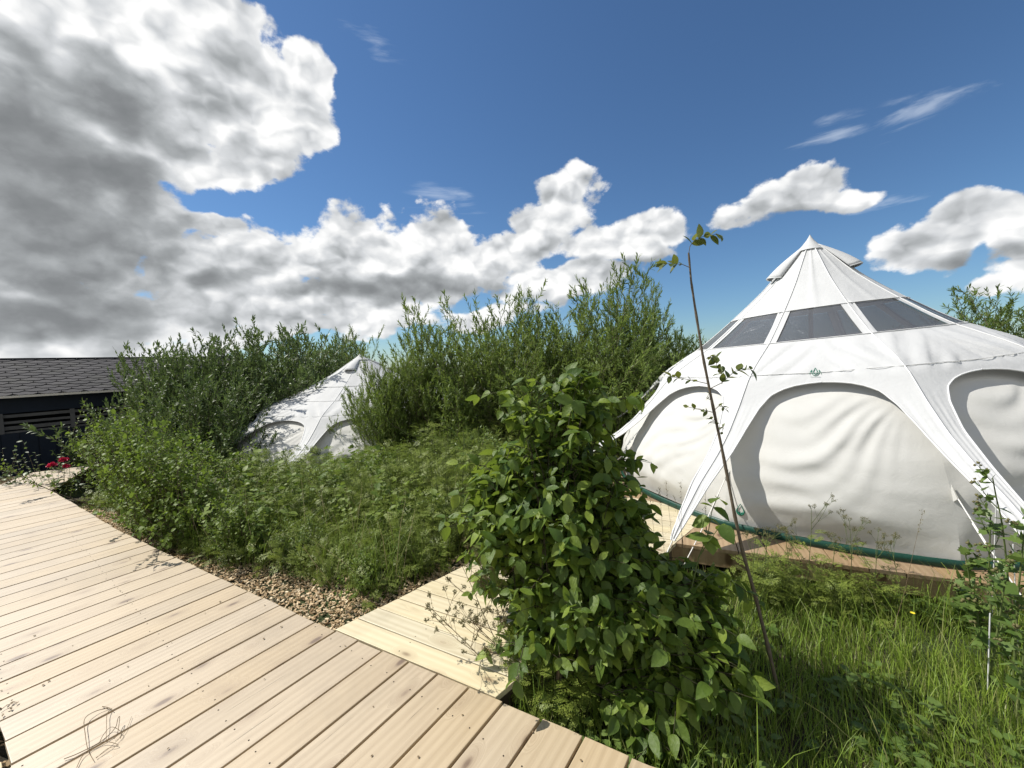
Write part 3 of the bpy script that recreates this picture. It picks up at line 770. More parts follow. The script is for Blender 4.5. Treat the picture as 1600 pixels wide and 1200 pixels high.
def place(tmpl, pos, ax, nr, sc):
    V, T = tmpl; B = basis(np.asarray(ax, float), np.asarray(nr, float)); sc = np.asarray(sc, float)
    P = np.einsum('nij,vj->nvi', B, V)*(sc[:,None,None] if sc.ndim == 1 else sc[:,None,:])+np.asarray(pos)[:,None]
    TT = T[None]+(np.arange(len(pos))*len(V))[:,None,None]
    return P.reshape(-1,3), TT.reshape(-1,3)
def T_fern(seed=0, pairs=7):
    """a twice-cut parsley frond built from small rhombs"""
    r = np.random.default_rng(seed); P = []; A = []; S = []
    for i in range(pairs+1):
        y = .22+.78*i/pairs; L = .46*(1-((y-.3)/.85)**2 if y > .3 else .8)
        for sg in ((-1,1) if i < pairs else (0,)):
            a = np.array([sg*.85, .5 if sg else 1, 0]); a /= np.linalg.norm(a); L2 = L if sg else .22
            m = max(2, int(5*L2/.4))
            for j in range(1, m+1):
                b = np.array([0,y,0])+a*L2*j/m*.8
                for s2 in ((-1,1) if j < m else (0,)):
                    q = a*.75+np.cross(a,[0,0,1])*s2*.8+r.normal(0,.12,3); P.append(b+r.normal(0,.012,3)); A.append(q); S.append(L2*.36*r.uniform(.6,1.2))
    V, T = place(T_rhomb(.20), np.array(P), np.array(A), np.tile([0,0,1.], (len(P),1)), np.array(S))
    V[:,2] -= .25*V[:,1]**2
    return V, T
def unit(v): v = np.asarray(v, float); return v/(np.linalg.norm(v, axis=-1, keepdims=True)+1e-9)
def curve(p, d, L, n, up=0.0, wob=.1, r=None):
    """a growing shoot: starts along d and bends up (up>0) or down (up<0)"""
    pts = [np.array(p, float)]; d = unit(d)
    for i in range(n):
        d = unit(d+np.array([0,0,up/n])+r.normal(0, wob/n**.5, 3)*.5); pts.append(pts[-1]+d*L/n)
    return np.array(pts)
def along(pts, t):
    s = np.asarray(t)*(len(pts)-1); i = np.minimum(s.astype(int), len(pts)-2); f = (s-i)[:,None]
    return pts[i]*(1-f)+pts[i+1]*f, unit(pts[i+1]-pts[i])
class Leaves:
    def __init__(s): s.p=[]; s.a=[]; s.n=[]; s.s=[]
    def on(s, pts, t, r, ang=.8, size=.06, droop=0.0, up=.5, jit=.25, opp=False):
        P, D = along(pts, t); n = len(P)
        k = np.arange(n)//2 if opp else np.arange(n)
        az = k*(1.571 if opp else 2.4)+r.uniform(0, 6.28)+(np.arange(n) % 2*math.pi if opp else 0)
        ref = unit(np.cross(D, [.2,.1,1.])); b2 = np.cross(D, ref)
        side = ref*np.cos(az)[:,None]+b2*np.sin(az)[:,None]
        a = D*math.cos(ang)+side*math.sin(ang)+r.normal(0, jit, (n,3)); a[:,2] -= droop
        nr = np.array([0,0,up])+D*.25+r.normal(0, .35, (n,3))-side*.1
        s.p.append(P); s.a.append(a); s.n.append(nr); s.s.append(size*r.uniform(.45, 1.15, n))
    def build(s, name, tmpls, mat, parent, r, smooth_=True):
        p, a, n, sc = map(np.concatenate, (s.p, s.a, s.n, s.s)); which = r.integers(0, len(tmpls), len(p)); L = []
        for i, tm in enumerate(tmpls):
            m = which == i
            if m.any(): L.append(place(tm, p[m], a[m], n[m], sc[m]))
        V, T = merge(L); return mesh_tris(name, V, T, mat, parent, smooth_)
def drop(x, y): return float(gz(x, y))

# ------------------------------------------------------------------ willow shrubs
def make_willow(name, label, seed, Hh=3.0, nw=44, spread=.62, lsz=.096, tm=None, mat=None, group=None, per=30, side=15, sprawl=0):
    r = np.random.default_rng(seed); root = thing(name, label, 'shrub', (0,0,0), 0, group)
    tb = Tubes(); lv = Leaves()
    for i in range(nw):
        a = r.uniform(0, 6.283); tilt = abs(r.normal(0, spread*.55))+sprawl*r.random(); d = np.array([math.cos(a)*math.sin(tilt), math.sin(a)*math.sin(tilt), math.cos(tilt)])
        L = Hh*(r.uniform(.60, 1.0) if i % 2 else r.uniform(.82, 1.03))*(1-.12*tilt); p = np.array([r.normal(0,.22), r.normal(0,.22), -.1])
        w_ = curve(p, d, L, 12, .25, .60, r); tb.add(w_, .011, .002, 4)
        lv.on(w_, np.linspace(.30, 1, 55), r, .55, lsz, 0, .6)
        ns = side+r.integers(0, 4)
        for t0 in np.linspace(.16, .95, ns):
            q, dd = along(w_, np.array([t0])); az = r.uniform(0, 6.283)
            sd = unit(dd[0]*.7+np.array([math.cos(az), math.sin(az), .10])*.85)
            l2 = (.34+.50*r.random())*(1.2-.75*t0)*Hh/3
            c2 = curve(q[0], sd, l2, 5, .55, .5, r); tb.add(c2, .004, .0012, 3)
            lv.on(c2, np.linspace(.08, 1, per), r, .6, lsz, 0, .6)
    tb.build('branches', M_bark, root); lv.build('crown', tm or [T_blade(.105,.15), T_blade(.095,-.05)], mat or ML_willow, root, r)
    return root
GW = 'willow shrubs round the far tent'
wlab = ['narrow-leaved willow shrub', ]
wp = [make_willow('willow_shrub', 'x', 11, group=GW), make_willow('willow_shrub', 'x', 12, nw=36, spread=.75, group=GW), make_willow('willow_shrub', 'x', 13, nw=30, spread=.4, Hh=3.1, side=16, group=GW)]
used = [False]*9
def put(protos, i, px_, top, yy, wid, label, rz, group=GW, hb=3.0):
    """stand a shrub where its middle shows at column px_ and its top at row top, yy metres away"""
    P = AT(px_, top, yy); g = drop(P[0], P[1]); hz = P[2]-g; key = id(protos[i])
    s_ = hz/hb; sx = wid
    if key not in SEEN: SEEN.add(key); o = protos[i]; o.location = (P[0], P[1], g); o.rotation_euler = (0,0,rz); o.scale = (sx,sx,s_)
    else: o = dup(protos[i], (P[0], P[1], g), rz, (sx,sx,s_))
    o['label'] = label; o['group'] = group; return o
SEEN = set()
put(wp,0,600,552,6.9,.45,'thin willow in front of the far tent peak, its sprays crossing the canvas',.3)
put(wp,1,672,457,7.8,.95,'willow just right of the far tent peak',1.1)
put(wp,2,763,435,7.9,1.0,'willow with twin upright tips midway between the two tents',2.0)
put(wp,0,858,449,7.6,1.05,'willow left of the tallest willow',2.9)
put(wp,2,945,399,7.9,1.1,'tallest willow, reaching highest into the sky between the tents',.6)
put(wp,1,1008,415,8.4,.75,'slim willow right of the tallest one',4.0)
put(wp,0,1052,497,7.6,.85,'low willow nearest the left edge of the large tent',5.2)
put(wp,1,725,507,6.9,.80,'dark willow low in front beside the far tent right side',3.3)
put(wp,2,820,507,6.8,.95,'low willow behind the top of the broad-leaved bush',5.5)
put(wp,0,915,487,6.9,1.0,'bushy willow below the tallest willow',1.7)
put(wp,1,990,522,6.6,.85,'low dark willow behind the left wall of the large tent',.2)
put(wp,0,1115,517,10.5,.7,'willow tips peeping over the left shoulder of the large tent',.9)
put(wp,1,1515,457,9.4,1.0,'willow behind the right shoulder of the large tent',2.2)
put(wp,2,1590,425,8.6,1.15,'tall willow at the right edge of the photo',3.9)
put(wp,1,1690,437,8.4,1.2,'willow beyond the right edge, behind the large tent',.9)
put(wp,1,560,590,7.2,.42,'short willow sprays before the middle of the far tent',2.2)
put(wp,0,612,545,6.9,.5,'willow spray covering the far tent door arch',3.6)
put(wp,2,645,500,7.3,.7,'spiky willow crossing the right half of the far tent',.9)
put(wp,0,545,495,12.4,.8,'pale green willow spray above the far tent',4.4)

# broad grey-leaved sallows on the left
GS = 'grey-green sallow thicket left of the far tent'
sT = [T_ovate(.17,.05,.2), T_ovate(.14,.04,-.1), T_rhomb(.17)]
sp = [make_willow('sallow_shrub', 'x', 21, Hh=3.0, nw=60, spread=.95, lsz=.10, tm=sT, mat=ML_sallow, group=GS, per=22, side=14, sprawl=.25),
      make_willow('sallow_shrub', 'x', 22, Hh=3.0, nw=56, spread=1.1, lsz=.095, tm=sT, mat=ML_sallow, group=GS, per=22, side=14, sprawl=.35)]
put(sp,0,268,508,8.2,.66,'sallow at the left end of the thicket, overhanging the shed roof',.2,GS)
put(sp,1,320,487,8.4,.95,'second sallow from the shed roof',1.4,GS)
put(sp,0,405,479,9.6,1.1,'highest sallow of the thicket, third from the shed',2.6,GS)
put(sp,1,490,487,11.8,1.3,'sallow behind the left slope of the far tent',3.7,GS)
put(sp,1,300,556,7.0,.72,'front sallow below the left end of the thicket',5.0,GS)
put(sp,0,312,557,8.3,.75,'front sallow left of the far tent leg tips',.8,GS)
put(sp,0,440,537,11.6,1.1,'sallow behind the far tent left awning legs',5.4,GS)

# ------------------------------------------------------------------ small leafy shrubs beside the deck
def make_small(name, label, seed, tm, mat, Hh=1.0, nw=26, spread=.8, lsz=.05, per=12, side=7, group=None):
    r = np.random.default_rng(seed); root = thing(name, label, 'shrub', (0,0,0), 0, group); tb = Tubes(); lv = Leaves()
    for i in range(nw):
        a = r.uniform(0, 6.283); tilt = abs(r.normal(0, spread*.6))+.1; d = np.array([math.cos(a)*math.sin(tilt), math.sin(a)*math.sin(tilt), math.cos(tilt)])
        c = curve([r.normal(0,.07), r.normal(0,.07), -.05], d, Hh*r.uniform(.55,1.02), 8, .2, .35, r); tb.add(c, .0065, .0015, 4)
        lv.on(c, np.linspace(.2, 1, 14), r, 1.0, lsz, .15, 1.0)
        for t0 in np.linspace(.15, .92, side):
            q, dd = along(c, np.array([t0])); az = r.uniform(0, 6.283)
            c2 = curve(q[0], unit(dd[0]*.6+np.array([math.cos(az), math.sin(az), .1])*.7), Hh*(.16+.2*r.random()), 4, .3, .3, r); tb.add(c2, .003, .001, 3)
            lv.on(c2, np.linspace(.15, 1, per), r, 1.0, lsz, .15, 1.0)
    tb.build('branches', M_bark, root); lv.build('crown', tm, mat, root, r); return root
GC = 'small leafy shrubs along the deck'
cT = [T_lobed(), T_ovate(.38,.08,.2)]
cp_ = [make_small('currant_shrub', 'x', 31, cT, ML_currant, group=GC), make_small('currant_shrub', 'x', 32, cT, ML_currant, nw=22, spread=1.0, group=GC),
       make_small('currant_shrub', 'x', 33, [T_ovate(.34,.08,.2)], ML_currant, lsz=.035, per=16, nw=30, spread=1.0, group=GC)]
def pb(i, pxb, pyb, top, wid, label, rz, protos=cp_, group=GC):
    B = G(pxb, pyb, -.17); g = drop(B[0], B[1]); B = G(pxb, pyb, g); zt = AT(pxb, top, B[1])[2]
    s_ = (zt-g)
    if id(protos[i]) not in SEEN: SEEN.add(id(protos[i])); o = protos[i]; o.location = (B[0],B[1],g); o.rotation_euler = (0,0,rz); o.scale = (wid,wid,s_)
    else: o = dup(protos[i], (B[0],B[1],g), rz, (wid,wid,s_))
    o['label'] = label; o['group'] = group; return o
pb(2,185,785,612,1.15,'large small-leaved shrub overhanging the far tip of the deck',.4)
pb(2,250,800,640,1.0,'shrub second from the far tip of the deck, in front of the shed corner',2.0)
pb(0,240,838,655,.80,'dense shrub at the chip path beside the middle of the deck',1.1)
pb(1,300,850,672,.80,'shrub with pale bare twigs low down, left of the bright green one',1.2)
pb(0,382,878,758,.46,'bright green lobed-leaf shrub at the edge of the wood chips',4.2)
pb(1,352,800,680,.9,'shrub in front of the far tent leg tips',5.3)
pb(1,575,925,845,.34,'small upright shrub beside the side walkway corner',.7)
pb(0,165,742,650,.7,'leaning shrub with drooping shoots right above the pink flowers',.9)
pb(0,222,812,632,.75,'tall leafy shrub at the narrow start of the chip strip',4.4)
pb(2,275,842,668,.9,'tall fine-leaved shrub over the chips halfway along the deck',1.5)
pb(2,300,760,640,1.1,'shrub filling the gap below the sallow thicket',5.9)
pb(2,700,760,650,1.0,'fine-leaved shrub below the willows, left of the broad-leaved bush',1.9)

yl_ = make_small('elder_shrub', 'x', 34, [T_ovate(.24,.05,.25)], ML_willow, nw=20, spread=.7, lsz=.075, per=9, side=6, group=GC)
yp = [yl_]
for (i_, a_, b_, tp_, wd__, lab_, pr_) in ((0,470,885,800,.34,'yellow-green shrub at the bare chips, left of the side walkway corner',yp),(2,640,900,822,.30,'low fine-leaved shrub beside the side walkway',cp_),(0,520,812,722,.5,'yellow-green shrub in the middle of the parsley',yp),
    (1,440,800,700,.5,'lobed-leaf shrub below the far tent left legs',cp_),(0,705,850,752,.42,'yellow-green shrub close to the broad-leaved bush',yp),(0,620,790,694,.55,'lobed-leaf shrub below the far tent right side',cp_),(0,130,752,668,.6,'yellow-green shrub at the far end of the deck',yp),(0,770,790,665,.6,'yellow-green shrub behind the left side of the broad-leaved bush',yp)):
    pb(i_,a_,b_,tp_,wd__,lab_,i_*1.3+a_,pr_)

# ------------------------------------------------------------------ undergrowth: cow parsley, nettles and long grass
r = np.random.default_rng(77)
lower = [(60,730),(150,772),(190,808),(260,862),(340,893),(430,905),(520,930),(590,950),(650,925),(740,880),(820,850),(900,835)]
lw = np.array([G(a,b,-.17)[:2] for a,b in lower])
def inside_left(x, y):
    """beyond the chip strip, left of the side walkway"""
    yl = np.interp(x, lw[:,0], lw[:,1]); return y > yl

def free(x, y):
    ok = np.hypot(x-3.75, y-5.02) > 2.3
    # side walkway corridor
    ax = (x-s0[0])*wd[0]+(y-s0[1])*wd[1]; cx = (x-s0[0])*wd[1]-(y-s0[1])*wd[0]
    ok &= ~((ax > -.02) & (ax < 3.3) & (cx > -.05) & (cx < 1.10))
    # tent platform
    q0 = (x-L0[0])*d_pl[0]+(y-L0[1])*d_pl[1]; q1 = (x-L0[0])*n_pl[0]+(y-L0[1])*n_pl[1]
    ok &= ~((q0 > -.03) & (q1 > .02) & (q1 < 4.4))
    ok &= np.hypot(x-_t2[0], y-_t2[1]) > 2.95
    return ok
d_pl = (B_pl-A_pl)/np.linalg.norm(B_pl-A_pl); n_pl = np.array([-d_pl[1], d_pl[0]])
x = r.uniform(-6.8, 2.2, 12000); y = r.uniform(2.0, 9.0, 12000)
keep = inside_left(x, y) & free(x, y) & (r.random(12000) < np.clip(1.25-.07*y, .3, 1)) & (y < 4.9+1.0*(x+6)*.6+3)
x, y = x[keep], y[keep]; print('undergrowth plants', len(x))
edge = y-np.interp(x, lw[:,0], lw[:,1])
hh = (.22+.19*np.clip(edge, 0, 3.2)+.16*hnoise(x*2, y*2, 3))*r.uniform(.55, 1.25, len(x)); hh = np.clip(hh*(1+.35*smooth(x/y, -.36, -.2))*(1+.55*np.clip(hnoise(x*1.1+3, y*1.1, 12), -.6, 1)), .10, 1.05)
cor = np.exp(-((x/y+.47)/.22)**4); cap = H-(.205+.045*hnoise(x*3, y*3, 9)*.5)*y-gz(x, y); hh = np.minimum(hh*(1+.25*smooth(y, 6, 8)), np.where(cor > .3, np.maximum(cap, .15), 9))
zz = gz(x, y)
ferns = [T_fern(i, 4) for i in range(3)]
LP = []; tb = Tubes(); hp = []; hs = []
for i in range(len(x)):
    nl = 6; a = r.uniform(0, 6.283, nl); tl = r.uniform(.25, 1.0, nl)
    far_ = y[i] > 5.5
    st = np.array([x[i], y[i], zz[i]]); top = st+np.array([r.normal(0,.06), r.normal(0,.06), hh[i]])
    if not far_ or i % 3 == 0: tb.add(np.array([st, (st+top)/2+r.normal(0,.01,3), top]), .003, .0015, 3)
    for k in range(nl):
        q = st+(top-st)*tl[k]; ax = np.array([math.cos(a[k]), math.sin(a[k]), 1.1-1.3*r.random()])
        LP.append((q, ax, np.array([0,0,1.])+r.normal(0,.55,3), (.055+.075*r.random())*(1.25 if far_ else 1)))
    if r.random() < .13:
        for k in range(7):
            hp.append(top+r.normal(0,.035,3)+[0,0,.03]); hs.append(.012)
P_, A_, N_, S_ = (np.array(q) for q in zip(*LP)); wh = r.integers(0, 3, len(P_)); dist = P_[:,1]
parts = []
for k in range(3):
    m_ = wh == k; parts.append(place(ferns[k], P_[m_], A_[m_], N_[m_], S_[m_]))
V, T = merge(parts); print('undergrowth tris', len(T))
u1 = mesh_tris('undergrowth', V, T, ML_pars, None); tag(u1, 'tangled cow parsley foliage filling the ground between deck and tents', 'undergrowth', kind='stuff')
o = tb.build('undergrowth_stems', M_stem, u1); o['kind'] = 'stuff'

def grass(name, x, y, hmin, hmax, wmin, wmax, seed, mat, label, z=None, lean=.5):
    r = np.random.default_rng(seed); n = len(x); h = r.uniform(hmin, hmax, n); w_ = r.uniform(wmin, wmax, n)/2
    a = r.uniform(0, 6.283, n); b = r.uniform(.1, 1.0, n)*lean; z = gz(x, y)-.01 if z is None else z
    dx, dy = np.cos(a), np.sin(a); cl = hnoise(x*1.5, y*1.5, seed); dx = dx*.8+.6*cl; dy = dy*.8+.3
    t_ = np.array([0,.35,.7,1.0]); V = np.zeros((n,7,3)); pa = a+r.uniform(.6,2.4,n); sx, sy = np.cos(pa), np.sin(pa)
    for i, t in enumerate(t_):
        ox = dx*b*h*t**2; oy = dy*b*h*t**2; oz = h*(t-.38*b*t**2.2)
        ww = w_*(1-t**1.8)
        if i < 3:
            V[:,2*i,0] = x+ox+sx*ww; V[:,2*i,1] = y+oy+sy*ww; V[:,2*i,2] = z+oz
            V[:,2*i+1,0] = x+ox-sx*ww; V[:,2*i+1,1] = y+oy-sy*ww; V[:,2*i+1,2] = z+oz
        else: V[:,6,0] = x+ox; V[:,6,1] = y+oy; V[:,6,2] = z+oz
    T = np.array([[0,1,3],[0,3,2],[2,3,5],[2,5,4],[4,5,6]]); TT = T[None]+(np.arange(n)*7)[:,None,None]
    o = mesh_tris(name, V.reshape(-1,3), TT.reshape(-1,3), mat); tag(o, label, 'grass', kind='stuff'); return o
# lawn at right
n = 95000; x = r.uniform(-.1, 6.5, n); y = .55+r.beta(1.1, 1.9, n)*4.2
dk_right = lambda x, y: (y-e_pts[6][1])*(e_pts[7][0]-e_pts[5][0])-(x-e_pts[6][0])*(e_pts[7][1]-e_pts[5][1]) > .02*.8
den = .5+.5*hnoise(x*1.3, y*1.3, 8); bare = np.exp(-(((x-2.45)/.35)**2+((y-2.25)/.16)**2)*1.0)
keep = dk_right(x, y) & free(x, y) & (r.random(n) < (.35+.75*np.clip(den+.5, 0, 1))*(1-.8*bare))
x, y = x[keep], y[keep]; print('lawn', len(x))
grass('grass', x, y, .05, .19, .003, .0062, 5, ML_grass, 'long uneven green grass in front of the large tent', lean=.9)
n = 5200; x = r.uniform(-.1, 6.0, n); y = r.uniform(.6, 3.2, n); cl = hnoise(x*2.1, y*2.1, 15) > .12; keep = dk_right(x, y) & free(x, y) & cl
grass('tall_grass', x[keep], y[keep], .22, .46, .003, .007, 6, ML_grass, 'taller arching grass tufts standing out of the lawn before the platform', lean=1.0)
n = 26000; x = r.uniform(-5.6, 1.6, n); y = r.uniform(2.0, 6.5, n); keep = inside_left(x, y-.03) & free(x, y)
grass('meadow_grass', x[keep], y[keep], .15, .62, .003, .006, 7, ML_grass, 'fine grass growing up through the cow parsley', lean=.8)

r = np.random.default_rng(79); tb = Tubes(); n = 700; x = r.uniform(-5.6, 1.4, n); y = r.uniform(2.3, 6.5, n); keep = inside_left(x, y-.02) & free(x, y)
for X_, Y_ in zip(x[keep], y[keep]):
    z_ = float(gz(X_, Y_)); L_ = r.uniform(.25, .75)*(1 if abs(X_/Y_+.47) > .2 or Y_ < 4 else .6); tb.add(curve([X_, Y_, z_], [r.normal(0,.35), r.normal(0,.35), 1], L_, 4, -.2, .25, r), .0022, .0009, 3)
tag(tb.build('dead_stems', M_straw), 'pale dead grass and weed stems poking out of the bed', 'dead stems', kind='stuff')
# nettles and docks mixed through the parsley
r = np.random.default_rng(78); n = 2600; x = r.uniform(-6.0, 1.6, n); y = r.uniform(2.2, 8.0, n); keep = inside_left(x, y-.05) & free(x, y) & (hnoise(x*1.4, y*1.4, 31) > .0)
x, y = x[keep], y[keep]; z = gz(x, y); cap = H-.20*y-z; hN = np.minimum(r.uniform(.25, .75, len(x))*(.55+.35*np.clip(y-2.8, 0, 1.5)), np.where(np.abs(x/y+.47) < .2, np.maximum(cap, .15), 9)); lv = Leaves(); tb = Tubes()
for i in range(len(x)):
    c_ = curve([x[i], y[i], z[i]], [r.normal(0,.15), r.normal(0,.15), 1], hN[i], 5, .05, .2, r); lv.on(c_, np.repeat(np.linspace(.2,1,8), 2), r, 1.15, .06 if i % 3 else .09, .15, 1.0, .3, True)
    if y[i] < 5: tb.add(c_, .0022, .001, 3)
nt = lv.build('nettles', [T_ovate(.27,.05,.25), T_lobed(), T_ovate(.34,.08,.1)], leafmat('nettle_leaf', (0.069,0.129,0.020), (0.211,0.270,0.050), (.26,.36,.05), .35, .55, .3), None, r); tag(nt, 'nettles and broad weeds scattered through the parsley below the willows', 'weeds', kind='stuff')
o = tb.build('nettle_stems', M_stem, nt); o['kind'] = 'stuff'

# low weeds in the lawn
r = np.random.default_rng(5); n = 2600; x = r.uniform(.2, 5.6, n); y = r.uniform(.6, 3.4, n); keep = dk_right(x, y) & free(x, y) & (hnoise(x*1.6, y*1.6, 21) > -.05)
x, y = x[keep], y[keep]; a = r.uniform(0, 6.28, len(x)*4); X4 = np.repeat(x, 4)+np.cos(a)*.012; Y4 = np.repeat(y, 4)+np.sin(a)*.012
V, T = place(T_ovate(.30,.05,.3), np.stack([X4, Y4, gz(X4, Y4)+r.uniform(.02,.09,len(a))], -1), np.stack([np.cos(a), np.sin(a), .35+0*a], -1), np.tile([0,0,1.], (len(a),1)), r.uniform(.025,.06,len(a)))
tag(mesh_tris('lawn_weeds', V, T, ML_weed), 'small broad-leaved weeds between the grass of the lawn', 'weeds', kind='stuff')

# ------------------------------------------------------------------ wood chips
m, t = mat_('wood_chip'); rnd = t.new('ShaderNodeNewGeometry').outputs['Random Per Island']; oc = t.new('ShaderNodeTexCoord').outputs['Object']
c = t.ramp(rnd, [(0, (.30,.20,.10)), (.3, (.50,.37,.21)), (.7, (.66,.52,.33)), (1, (.78,.67,.47))]); c = t.mix(t.math('MULTIPLY', t.noise(oc, 90, 3), .5), c, (.25,.16,.08))
finish(t, principled(t, c, .75, .25)); M_chip = m
def chips(name, x, y, lmin, lmax, seed, label, zoff=0.0):
    r = np.random.default_rng(seed); n = len(x); L = r.uniform(lmin, lmax, n); Wd = L*r.uniform(.28,.62,n); Th = r.uniform(.0025,.006,n)
    a = r.uniform(0, 6.283, n); tl = r.normal(0, .42, (n,2)); ax = np.stack([np.cos(a), np.sin(a), tl[:,0]], -1); nr = np.stack([r.normal(0,.35,n), tl[:,1], 1+0*a], -1)
    cube = np.array([[-.5,-.5,-.5],[.5,-.38,-.5],[.42,.5,-.5],[-.5,.4,-.5],[-.45,-.5,.5],[.5,-.42,.5],[.38,.46,.5],[-.4,.4,.5]])
    q = np.array([[3,2,1,0],[4,5,6,7],[0,1,5,4],[1,2,6,5],[2,3,7,6],[3,0,4,7]])
    B = basis(ax, nr); S = np.stack([Wd, L, Th], -1); P = np.einsum('nij,nvj->nvi', B, cube[None]*S[:,None])+np.stack([x, y, gz(x, y)+zoff+r.uniform(.002,.02,n)], -1)[:,None]
    TT = q[None]+(np.arange(n)*8)[:,None,None]
    o = mesh_tris(name, P.reshape(-1,3), TT.reshape(-1,4), M_chip, None, False); tag(o, label, 'wood chips', kind='stuff'); return o
r = np.random.default_rng(8); n = 80000; x = r.uniform(-6.4, 0, n); y = r.uniform(1.9, 6.2, n)
ep = np.array(e_pts[:6])
ye = np.interp(x, ep[:,0], ep[:,1]); yl = np.interp(x, lw[:,0], lw[:,1]); 
keep = (y > ye-.05) & (y < yl+.30+.1*hnoise(x*4, y*4, 2)) & free(x, y) & (r.random(n) < np.where(y < yl+.1, 1, .4)) & ~((x < -5.14) & (y < 4.6+(x+5.14)/(-.55)*1.03))
chips('wood_chips', x[keep], y[keep], .013, .036, 3, 'light wood chips covering the strip along the right side of the deck')
print('chips', keep.sum())
n = 5000; x = r.uniform(-8.5, -5.6, n); y = r.uniform(4.7, 6.6, n)
chips('far_wood_chips', x, y, .02, .05, 4, 'reddish wood chips in the bed between the deck end and the shed', .0)
n = 900; x = r.uniform(-3.2, -1.7, n); y = r.uniform(.6, 2.1, n); keep = True
chips('near_wood_chips', x, y, .02, .045, 6, 'wood chips just below the near left edge of the deck')

# ------------------------------------------------------------------ broad-leaved bush in the foreground
def lobe(c, rx, ry, rz_, n, r):
    v = r.normal(0,1,(n,3)); v = unit(v)*(r.random(n)**(1/2.2))[:,None]; return np.array(c)+v*np.array([rx,ry,rz_])
r = np.random.default_rng(101)
bb = G(880, 1105, -.2); bush = thing('broad_leaved_bush', 'dense bush of drooping oval leaves where the side walkway leaves the deck', 'bush', (bb[0], bb[1], drop(bb[0], bb[1])))
o0 = np.array(bush.location)
def C3(px_, py_, yy): return AT(px_, py_, yy)-o0
targets = np.concatenate([
    lobe(C3(905,650,2.30), .20,.20,.26, 22, r), lobe(C3(890,600,2.30), .10,.10,.16, 7, r), lobe(C3(810,640,2.30), .08,.10,.12, 5, r), lobe(C3(850,735,2.25), .28,.25,.22, 30, r), lobe(C3(900,800,2.25), .44,.30,.34, 80, r), lobe(C3(945,740,2.35), .16,.20,.22, 16, r),
    lobe(C3(785,790,2.3), .22,.22,.32, 40, r), lobe(C3(760,880,2.35), .12,.15,.15, 10, r), lobe(C3(870,920,2.1), .30,.28,.28, 50, r), lobe(C3(960,900,2.1), .26,.26,.26, 40, r),
    lobe(C3(1010,960,1.95), .28,.25,.20, 40, r), lobe(C3(1085,985,1.85), .20,.20,.15, 26, r), lobe(C3(1115,1040,1.75), .14,.16,.10, 16, r), lobe(C3(1055,1130,1.62), .16,.14,.13, 10, r),
    lobe(C3(985,815,2.25), .13,.15,.16, 20, r), lobe(C3(1035,890,2.1), .15,.15,.12, 20, r), lobe(C3(1120,925,1.95), .15,.15,.09, 16, r), lobe(C3(752,770,2.35), .10,.12,.20, 14, r),
    lobe(C3(900,840,2.05), .12,.10,.26, 26, r), lobe(C3(890,960,1.98), .16,.10,.14, 18, r),
    lobe(C3(840,1010,1.95), .16,.2,.14, 10, r)])
tb = Tubes(); lv = Leaves(); ly = Leaves()
for tg in targets:
    b0 = np.array([r.normal(0,.05), r.normal(0,.05), -.03]); h = tg[2]
    # stems rise, then arch over to their tip
    c1 = b0+np.array([tg[0]*.15, tg[1]*.15, max(.25, h*.62)]); c2 = b0+(tg-b0)*np.array([.62,.62,1.0])+np.array([0,0,.10])
    t_ = np.linspace(0,1,12)[:,None]; pts = (1-t_)**3*b0+3*(1-t_)**2*t_*c1+3*(1-t_)*t_**2*c2+t_**3*tg
    pts += np.cumsum(r.normal(0,.004,(12,3)), 0); tb.add(pts, .0032, .0012, 5)
    lv.on(pts, np.repeat(np.linspace(.40,1.0,6), 2), r, 1.0, .088, .55, .75, .22, True)
    for t0 in r.uniform(.5, .97, 3):
        q, dd = along(pts, np.array([t0])); az = r.uniform(0, 6.283)
        c_ = curve(q[0], unit(dd[0]*.5+np.array([math.cos(az), math.sin(az), .15])*.8), r.uniform(.08,.22), 5, -.25, .3, r); tb.add(c_, .0025, .001, 4)
        lv.on(c_, np.repeat(np.linspace(.25,1,3), 2), r, .95, .085, .6, .75, .22, True)
tb.build('branches', simple('young_bark', (.05,.045,.025), .8, .2, 40, .4), bush)
oT = [T_ovate(.29,.07,.30,.01), T_ovate(.32,.12,.12,-.01), T_ovate(.26,.05,-.12,.012), T_ovate(.31,.10,.45,.0)]
lv.build('crown', oT, ML_bush, bush, r)
tb = Tubes()
for k in range(9): # twisted bare stems at the foot
    p = np.array([r.normal(.0,.05), r.normal(-.05,.04), .02]); c_ = curve(p, [abs(r.normal(.25,.35)), r.normal(.0,.2), 1.3], r.uniform(.3,.55), 9, -.1, .35, r); tb.add(c_, .008, .004, 6)
tb.build('bare_stem', M_dry, bush)

